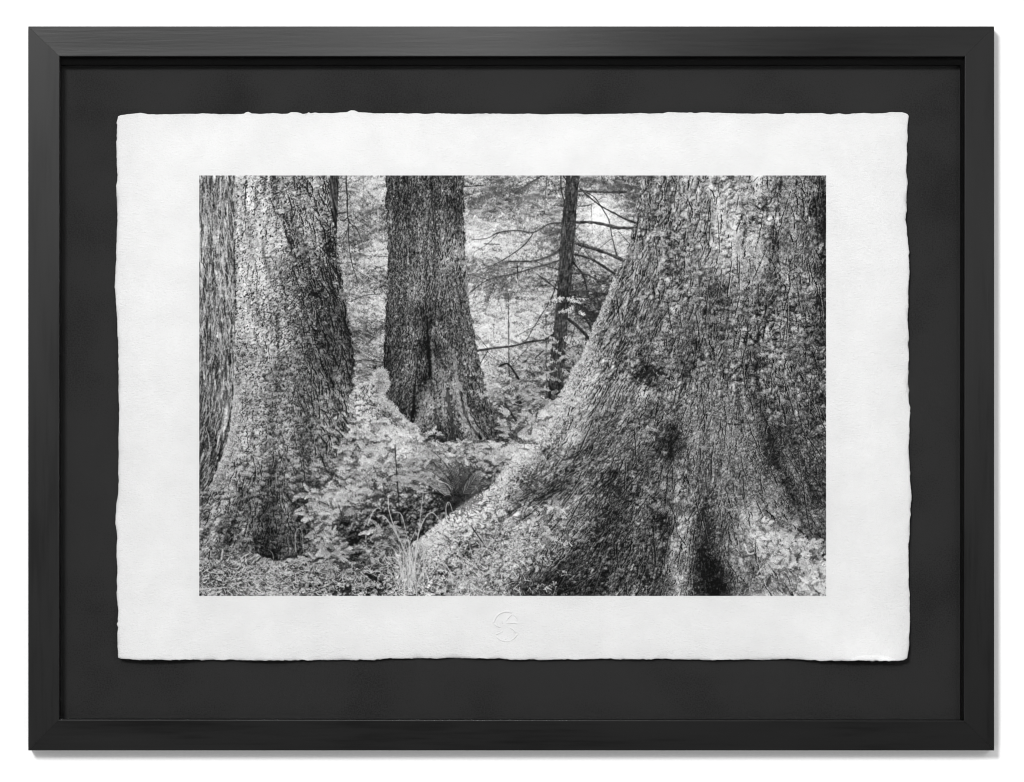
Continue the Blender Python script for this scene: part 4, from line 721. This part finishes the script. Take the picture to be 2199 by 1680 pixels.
# moulding profile, outer back edge -> front face -> inner back edge (t across the rail, d depth)
PROF = [(0, D_FRAME), (0, .0019), (.006, .0013), (.02, .0009), (.35, .0006), (.7, .0003), (.975, .0000), (.990, .0002), (1, .0010), (1, D_FRAME)]
for a, b_, m in (('tl', 'tr', M_wood_x), ('tr', 'br', M_wood_z), ('br', 'bl', M_wood_x), ('bl', 'tl', M_wood_z)):
    bm = bmesh.new(); rows = []
    NS = 40
    for s in range(NS + 1):
        f = s / NS; f = min(max(f, .0001), .9999)          # a hair of a gap at the mitre
        rows.append([bm.verts.new(corner(a, t, d).lerp(corner(b_, t, d), f)) for t, d in PROF])
    for s in range(NS):
        for j in range(len(PROF)):
            k = (j + 1) % len(PROF)
            bm.faces.new((rows[s][j], rows[s][k], rows[s + 1][k], rows[s + 1][j]))
    bm.faces.new(rows[0]); bm.faces.new(rows[-1][::-1])
    from_bm('rail', bm, m, frame)

def slab(name, x0, y0, x1, y1, d0, d1, mat, parent):
    """a thin board whose front face covers those photo pixels at depth d0"""
    a = W(x0, y0, d0); c = W(x1, y1, d0); bm = bmesh.new()
    q = [[bm.verts.new((x, d, z)) for x, z in ((a[0], a[2]), (c[0], a[2]), (c[0], c[2]), (a[0], c[2]))] for d in (d0, d1)]
    bm.faces.new(q[0]); bm.faces.new(q[1][::-1])
    for k in range(4): bm.faces.new((q[0][k], q[1][k], q[1][(k + 1) % 4], q[0][(k + 1) % 4]))
    return from_bm(name, bm, mat, parent)
slab('mat_board', 200, 190, 3642, 2728, D_MAT, D_MAT + .003, M_mat, frame)
# black strips added for the shade band inside the top and right rails
xl, xr, yt, yb = 214, 3604, 244, 2712
slab('shade_spacer', 200, 190, 3642, yt, D_SHADE, D_MAT - .0002, M_shade_spacer, frame)
slab('shade_spacer', 200, yb, 3642, 2728, D_SHADE, D_MAT - .0002, M_shade_spacer, frame)
slab('shade_spacer', 200, yt + .5, xl, yb - .5, D_SHADE, D_MAT - .0002, M_shade_spacer, frame)
slab('shade_spacer', xr, yt + .5, 3642, yb - .5, D_SHADE, D_MAT - .0002, M_shade_spacer, frame)
slab('glass_pane', 226.5, 215.5, 3612.0, 2697, D_GLASS, D_GLASS + .0018, M_glass, frame)

# ---- the paper sheet
paper = bpy.data.objects.new('paper_sheet', None); COL.objects.link(paper)
paper['label'] = 'white handmade paper sheet with torn edges and forest photograph floating on black mat'; paper['category'] = 'art print'
def s8(x0, k, pts): return [(x0 + x / k, y) for x, y in pts]
q = 2199 / 800
TOP = [(443, 437), (452, 433), (478, 429), (500, 427), (527, 424.5), (555, 429), (600, 430), (680, 428), (740, 428), (760, 426), (830, 429), (915, 428), (922, 422), (931, 420), (938, 423), (945, 426.5), (980, 428), (1010, 426), (1025, 425), (1060, 428), (1080, 426), (1090, 421.5), (1110, 421), (1125, 424), (1135, 428), (1150, 427), (1158, 422), (1165, 426), (1180, 423),
       (1200, 426), (1215, 424.5), (1245, 425), (1280, 422), (1300, 421.5), (1316, 414.5), (1330, 415.5), (1345, 421), (1360, 423), (1400, 425), (1440, 426), (1450, 424.5), (1490, 426), (1500, 424.5), (1530, 427), (1565, 425), (1590, 428), (1605, 428), (1640, 424), (1670, 426.5), (1750, 428), (1830, 426.5), (1920, 428.5), (1990, 427),
       (2035, 429.5), (2100, 428), (2170, 427.5), (2190, 429.5), (2280, 427.5), (2340, 427.5), (2400, 425), (2440, 426.5), (2490, 425), (2505, 421.5), (2550, 423), (2590, 422.5), (2610, 424.5), (2625, 422), (2700, 424), (2740, 426), (2830, 427), (2880, 426), (2900, 428), (2935, 428.5), (2950, 425), (3000, 426.5), (3080, 425),
       (3105, 429), (3115, 429.5), (3145, 425.5), (3170, 429.5), (3200, 427), (3240, 424), (3270, 426), (3320, 424.5), (3340, 421.5), (3380, 421.5), (3395, 425), (3405, 430), (3408, 436)]
BOT = [(443, 2467), (455, 2471), (490, 2473), (500, 2475), (550, 2476), (600, 2475), (660, 2476), (700, 2474.5), (740, 2474.5), (770, 2477), (800, 2474), (830, 2477), (860, 2474), (900, 2476), (970, 2478), (990, 2478), (1050, 2477.5), (1110, 2477.5), (1140, 2474.5), (1165, 2478), (1200, 2476),
       (1290, 2476), (1330, 2475), (1410, 2476), (1440, 2472), (1465, 2470), (1515, 2471), (1570, 2469), (1640, 2470), (1690, 2468), (1735, 2469), (1800, 2470), (1880, 2471), (1920, 2475), (1970, 2475), (2005, 2474), (2015, 2477), (2040, 2476), (2080, 2474), (2125, 2472.5), (2150, 2475), (2220, 2472), (2290, 2470), (2325, 2474), (2380, 2472),
       (2420, 2474), (2450, 2472), (2500, 2471.5), (2540, 2474), (2620, 2474), (2640, 2476), (2710, 2475), (2750, 2476), (2790, 2473), (2850, 2476), (2900, 2474), (2950, 2471.5), (3010, 2474), (3060, 2477), (3075, 2480), (3110, 2478), (3180, 2479), (3220, 2478), (3280, 2480), (3300, 2479), (3330, 2480), (3370, 2479), (3390, 2476), (3402, 2469)]
LEFT = [(443, 437), (438, 460), (439, 500), (436, 535), (437, 580), (437.5, 620), (440.5, 655), (439, 680), (435, 700), (437, 730), (439, 770), (440, 800), (441, 830), (437.5, 870), (438, 905), (435.5, 925), (436, 970), (433.5, 1000), (432, 1040), (430, 1075), (433, 1100), (435, 1140), (439, 1200), (441, 1260), (443, 1300), (444, 1360), (445, 1430), (444, 1475), (446, 1520), (446.5, 1590), (444, 1640), (445, 1700), (443, 1765), (445, 1790),
        (443.5, 1840), (440, 1870), (436, 1890), (434.5, 1930), (433, 1970), (438, 2000), (440, 2020), (437.5, 2050), (437, 2090), (441, 2145), (437.5, 2180), (439, 2212), (437, 2220), (440, 2260), (444, 2290), (442, 2330), (437.5, 2342), (443, 2355), (440, 2375), (440.5, 2420), (442.5, 2455), (443, 2467)]
RIGHT = [(3408, 436), (3406, 450), (3404.5, 465), (3402, 490), (3404.5, 515), (3401, 545), (3402.5, 580), (3400, 610), (3397.5, 637), (3401, 665), (3404, 690), (3400, 720), (3399, 760), (3399.5, 795), (3396, 823), (3400.5, 850), (3402, 880), (3405, 905), (3406, 925), (3410, 948), (3406.5, 960), (3410, 990), (3410, 1030), (3407, 1070), (3406, 1105), (3406, 1150), (3403, 1200), (3406, 1240), (3408, 1270), (3406, 1290), (3409, 1330), (3406.5, 1370), (3406, 1410), (3405, 1440), (3410, 1465), (3407, 1480),
         (3409, 1515), (3413.5, 1530), (3413, 1550), (3410, 1580), (3410.5, 1640), (3406.5, 1680), (3410, 1720), (3412, 1780), (3414, 1820), (3418, 1845), (3418, 1880), (3414, 1910), (3416, 1930), (3411.5, 1950), (3412, 2000), (3407, 2040), (3407, 2100), (3408, 2150), (3407, 2195), (3411, 2220), (3412, 2270), (3413, 2320), (3411, 2360), (3409, 2390), (3409.5, 2420), (3406, 2445), (3402, 2469)]
rp = np.random.default_rng(11)
def fuzz(n, a): 
    z = rp.standard_normal(n); k = np.ones(3) / 3
    return a * (np.convolve(z, k, 'same') + .6 * np.repeat(rp.standard_normal(n // 4 + 2), 4)[:n])
NU, NV = 760, 520
u = np.linspace(0, 1, NU); vv = np.linspace(0, 1, NV)
def curve(pts, t, axis):
    a = np.array(pts, float); p = a[:, axis]; o = np.argsort(p, kind='stable'); p = p[o]; w_ = a[o, 1 - axis]
    x = p[0] + (p[-1] - p[0]) * t
    return np.interp(x, p, w_), x
topy, topx = curve(TOP, u, 0); boty, botx = curve(BOT, u, 0); lefx, lefy = curve(LEFT, vv, 1); rigx, rigy = curve(RIGHT, vv, 1)
env = np.clip(np.minimum(u, 1 - u) * 60, 0, 1); envv = np.clip(np.minimum(vv, 1 - vv) * 60, 0, 1)
topy = topy + env * fuzz(NU, .45); boty = boty + env * fuzz(NU, .8); lefx = lefx + envv * fuzz(NV, .5); rigx = rigx + envv * fuzz(NV, .6)
uu, v2 = np.meshgrid(u, vv)
# a sheet pulled to its four edges
GX = (1 - v2) * topx[None] + v2 * botx[None] + (1 - uu) * (lefx - ((1 - vv) * topx[0] + vv * botx[0]))[:, None] + uu * (rigx - ((1 - vv) * topx[-1] + vv * botx[-1]))[:, None]
GY = (1 - v2) * topy[None] + v2 * boty[None] + (1 - uu) * (lefy - ((1 - vv) * topy[0] + vv * boty[0]))[:, None] + uu * (rigy - ((1 - vv) * topy[-1] + vv * boty[-1]))[:, None]
# how far the sheet stands off the mat: its corners curl forward and its lower edge waves
def bumpf(x, c, w_): return np.exp(-((x - c) / w_) ** 2)
edge_b = np.clip((GY - 2250) / 225, 0, 1) ** 2
off = (.0052) + edge_b * (.0075 * bumpf(GX, 560, 170) + .0055 * bumpf(GX, 1010, 110) + .0010 * bumpf(GX, 1400, 90) + .0012 * bumpf(GX, 1950, 140) + .0010 * bumpf(GX, 2370, 90) + .0012 * bumpf(GX, 2680, 110) + .0095 * bumpf(GX, 3260, 210) + .0020 * bumpf(GX, 3400, 120))
edge_l = np.clip((700 - GX) / 260, 0, 1) ** 2; edge_r = np.clip((GX - 3140) / 260, 0, 1) ** 2; edge_t = np.clip((640 - GY) / 210, 0, 1) ** 2
off = off + .0016 * edge_l * np.sin(GY / 170.) + .0016 * edge_r * np.sin(GY / 150. + 1) + .0012 * edge_t * np.sin(GX / 190.)
# torn lip: the very edge thins and lifts here and there
dist = np.minimum(np.minimum(GX - lefx[:, None], rigx[:, None] - GX), np.minimum(GY - topy[None], boty[None] - GY))
lipn = np.interp(np.arange(NU), np.arange(0, NU, 9), rp.standard_normal(len(np.arange(0, NU, 9))))[None] + np.interp(np.arange(NV), np.arange(0, NV, 9), rp.standard_normal(len(np.arange(0, NV, 9))))[:, None]
off = off + np.exp(-np.clip(dist, 0, 99) / 7.) * (-.0007 + .0007 * lipn)
D = D_MAT - off
F_ = 1 + D / CAMD
WX = (VPX + (GX - VPX) * F_ - 1920) * U; WZ = ZC + (1467 - (VPY + (GY - VPY) * F_)) * U
co = np.stack([WX, D, WZ], -1).reshape(-1, 3)
idx = np.arange(NU * NV).reshape(NV, NU)
quads = np.stack([idx[:-1, :-1], idx[1:, :-1], idx[1:, 1:], idx[:-1, 1:]], -1).reshape(-1, 4)
ringi = np.concatenate([idx[0, :], idx[1:, -1], idx[-1, -2::-1], idx[-2:0:-1, 0]])
back = co[ringi].copy(); back[:, 1] += .0006
nb = len(ringi); bi = NU * NV + np.arange(nb)
side = np.stack([ringi, np.roll(ringi, -1), np.roll(bi, -1), bi], -1)
def mesh(name, co, quads, mat, parent, smooth=True):
    me = bpy.data.meshes.new(name); n = len(quads)
    me.vertices.add(len(co)); me.vertices.foreach_set('co', np.ascontiguousarray(co, np.float32).ravel())
    me.loops.add(n * 4); me.loops.foreach_set('vertex_index', np.ascontiguousarray(quads, np.int32).ravel())
    me.polygons.add(n); me.polygons.foreach_set('loop_start', np.arange(0, n * 4, 4, dtype=np.int32))
    me.polygons.foreach_set('use_smooth', np.full(n, smooth))
    me.update(calc_edges=True); me.validate()
    return link(name, me, mat, parent)
sheet = mesh('paper', np.vstack([co, back]), np.vstack([quads, side]), M_paper, paper)

# ---- the printed photograph, a film of ink on the flat middle of the sheet
DP = D_MAT - .0052 - .0003
vx_ = (PX0 + np.arange(PW) / (PW - 1) * (PX1 - PX0)); vy_ = (PY0 + np.arange(PH) / (PH - 1) * (PY1 - PY0))
gx, gy = np.meshgrid(vx_, vy_); f = 1 + DP / CAMD
co = np.stack([(VPX + (gx - VPX) * f - 1920) * U, np.full(gx.shape, DP), ZC + (1467 - (VPY + (gy - VPY) * f)) * U], -1).reshape(-1, 3)
idx = np.arange(PW * PH).reshape(PH, PW)
quads = np.stack([idx[:-1, :-1], idx[1:, :-1], idx[1:, 1:], idx[:-1, 1:]], -1).reshape(-1, 4)
photo = mesh('photograph_print', co, quads, M_ink, paper)
photo['label'] = 'black and white photograph of mossy old tree trunks, ferns and grass'
lin = lambda s: np.where(s <= .04045, s / 12.92, ((s + .055) / 1.055) ** 2.4)
tone = lin(np.clip(IMG, 0, 255) / 255.) / lin(240 / 255.) * PAPER
ca = photo.data.color_attributes.new('ink', 'FLOAT_COLOR', 'POINT')
c4 = np.ones((PW * PH, 4), np.float32); c4[:, :3] = tone.reshape(-1, 1)
ca.data.foreach_set('color', c4.ravel())

# ---- the blind-embossed round emblem under the photograph
bm = bmesh.new()
def Z(x, y): return (1700 + x / 5.4975, 2230 + y / 5.4975)
DE = D_MAT - .0052
def ridge(pts, w, h=.0013):
    p = [np.array(a) for a in pts]; c = []
    qq = [2 * p[0] - p[1]] + p + [2 * p[-1] - p[-2]]
    for k in range(1, len(qq) - 2):
        for t in np.linspace(0, 1, 7, endpoint=False):
            c.append(.5 * (2 * qq[k] + (qq[k + 1] - qq[k - 1]) * t + (2 * qq[k - 1] - 5 * qq[k] + 4 * qq[k + 1] - qq[k + 2]) * t * t + (-qq[k - 1] + 3 * qq[k] - 3 * qq[k + 1] + qq[k + 2]) * t ** 3))
    c.append(p[-1]); c = np.array(c); d = np.gradient(c, axis=0); d /= np.hypot(d[:, 0], d[:, 1])[:, None] + 1e-9
    rows = []
    for k, (pt, dd) in enumerate(zip(c, d)):
        e = min(k, len(c) - 1 - k); tap = min(1, .25 + e / 5)
        n = np.array((-dd[1], dd[0])); row = []
        for s in np.linspace(-1, 1, 9):
            pp = pt + n * s * w / 2
            hh = h * tap * (math.cos(s * math.pi / 2) ** .8 if abs(s) < 1 else 0) - .0003
            row.append(bm.verts.new(W(pp[0], pp[1], DE - hh)))
        rows.append(row)
    for a, b_ in zip(rows, rows[1:]):
        for j in range(8): bm.faces.new((a[j], a[j + 1], b_[j + 1], b_[j]))
ecx, ecy, erx, ery = 1090, 660, 268, 305
arc = lambda a0, a1, n=14: [Z(ecx + erx * math.cos(math.radians(a)), ecy - ery * math.sin(math.radians(a))) for a in np.linspace(a0, a1, n)]
ridge(arc(168, 62), 9.5); ridge(arc(60, 24, 7), 8.5); ridge(arc(222, 330), 10); ridge(arc(-28, 14, 7), 6, .0004); ridge(arc(184, 212, 6), 6, .0004)
for pts, w in (([(820, 590), (900, 650), (1000, 676)], 9.5), ([(1215, 405), (1135, 478), (1092, 565)], 9), ([(1352, 606), (1250, 585), (1150, 590), (1062, 590)], 9.5), ([(1310, 830), (1250, 735), (1160, 676)], 9.5), ([(862, 828), (950, 792), (1052, 735)], 10), ([(1000, 540), (1006, 575), (1020, 605)], 6), ([(1086, 880), (1080, 915), (1074, 940)], 6)):
    ridge([Z(*p) for p in pts], w)
ridge([Z(1090 + 62 * math.cos(a), 672 + 66 * math.sin(a)) for a in np.linspace(0, 2 * math.pi, 18)], 7, .0006)
emb = from_bm('embossed_emblem', bm, M_paper, paper, True)
emb['label'] = 'round blind embossed emblem of curved blades in a ring'

# ---- light
def area(name, loc, target, size, power):
    l = bpy.data.lights.new(name, 'AREA'); l.shape = 'DISK'; l.size = size; l.energy = power; l.color = (1, 1, 1)
    o = bpy.data.objects.new(name, l); COL.objects.link(o); o.location = loc
    o.rotation_euler = (Vector(target) - Vector(loc)).to_track_quat('-Z', 'Y').to_euler(); return o
KD = 9.0; TX, TZ = .30, .43
area('ceiling_spot_lamp', (-TX * KD, -KD, ZC + TZ * KD), (0, 0, ZC), 2.3, 850)
area('rail_sheen_lamp', (-.06, -1.1, ZC + .68), (-.06, 0, ZC + .3), .26, 3.4)  # added lamp, only for the sheen on the top rail
area('side_sheen_lamp', (1.35, -2.0, ZC + .25), (.3, 0, ZC), .45, 7.0)  # added soft lamp: sheen on the right rail, soft shade beside it
w = bpy.data.worlds.new('World'); S.world = w; w.use_nodes = True
nt = w.node_tree; bg = nt.nodes['Background']
# a dim room: dark where the photographer stands, paler ceiling and side walls all round
tc = nt.nodes.new('ShaderNodeTexCoord'); sp = nt.nodes.new('ShaderNodeSeparateXYZ'); nt.links.new(tc.outputs['Generated'], sp.inputs[0])
ng = N(nt, 'ShaderNodeMath', operation='MULTIPLY'); ng.inputs[1].default_value = -1; nt.links.new(sp.outputs['Y'], ng.inputs[0])
nt.links.new(ramp(nt, ng.outputs[0], ((.80, 1.0), (.97, .06))), bg.inputs[0]); bg.inputs[1].default_value = .72

# ---- camera
cam = bpy.data.cameras.new('camera'); co_ = bpy.data.objects.new('camera', cam); COL.objects.link(co_)
co_.location = ((VPX - 1920) * U, -CAMD, ZC + (1467 - VPY) * U); co_.rotation_euler = (math.radians(90), 0, 0)
cam.sensor_width = 36; cam.lens = 36 * CAMD / (3840 * U)
cam.shift_x = (1920 - VPX) / 3840; cam.shift_y = (VPY - 1467) / 3840
cam.clip_start = .1; cam.clip_end = 100
S.camera = co_
S.cycles.filter_width = 1.1
S.view_settings.view_transform = 'Standard'; S.view_settings.look = 'None'; S.view_settings.exposure = 0; S.view_settings.gamma = 1
S.view_settings.use_curve_mapping = False
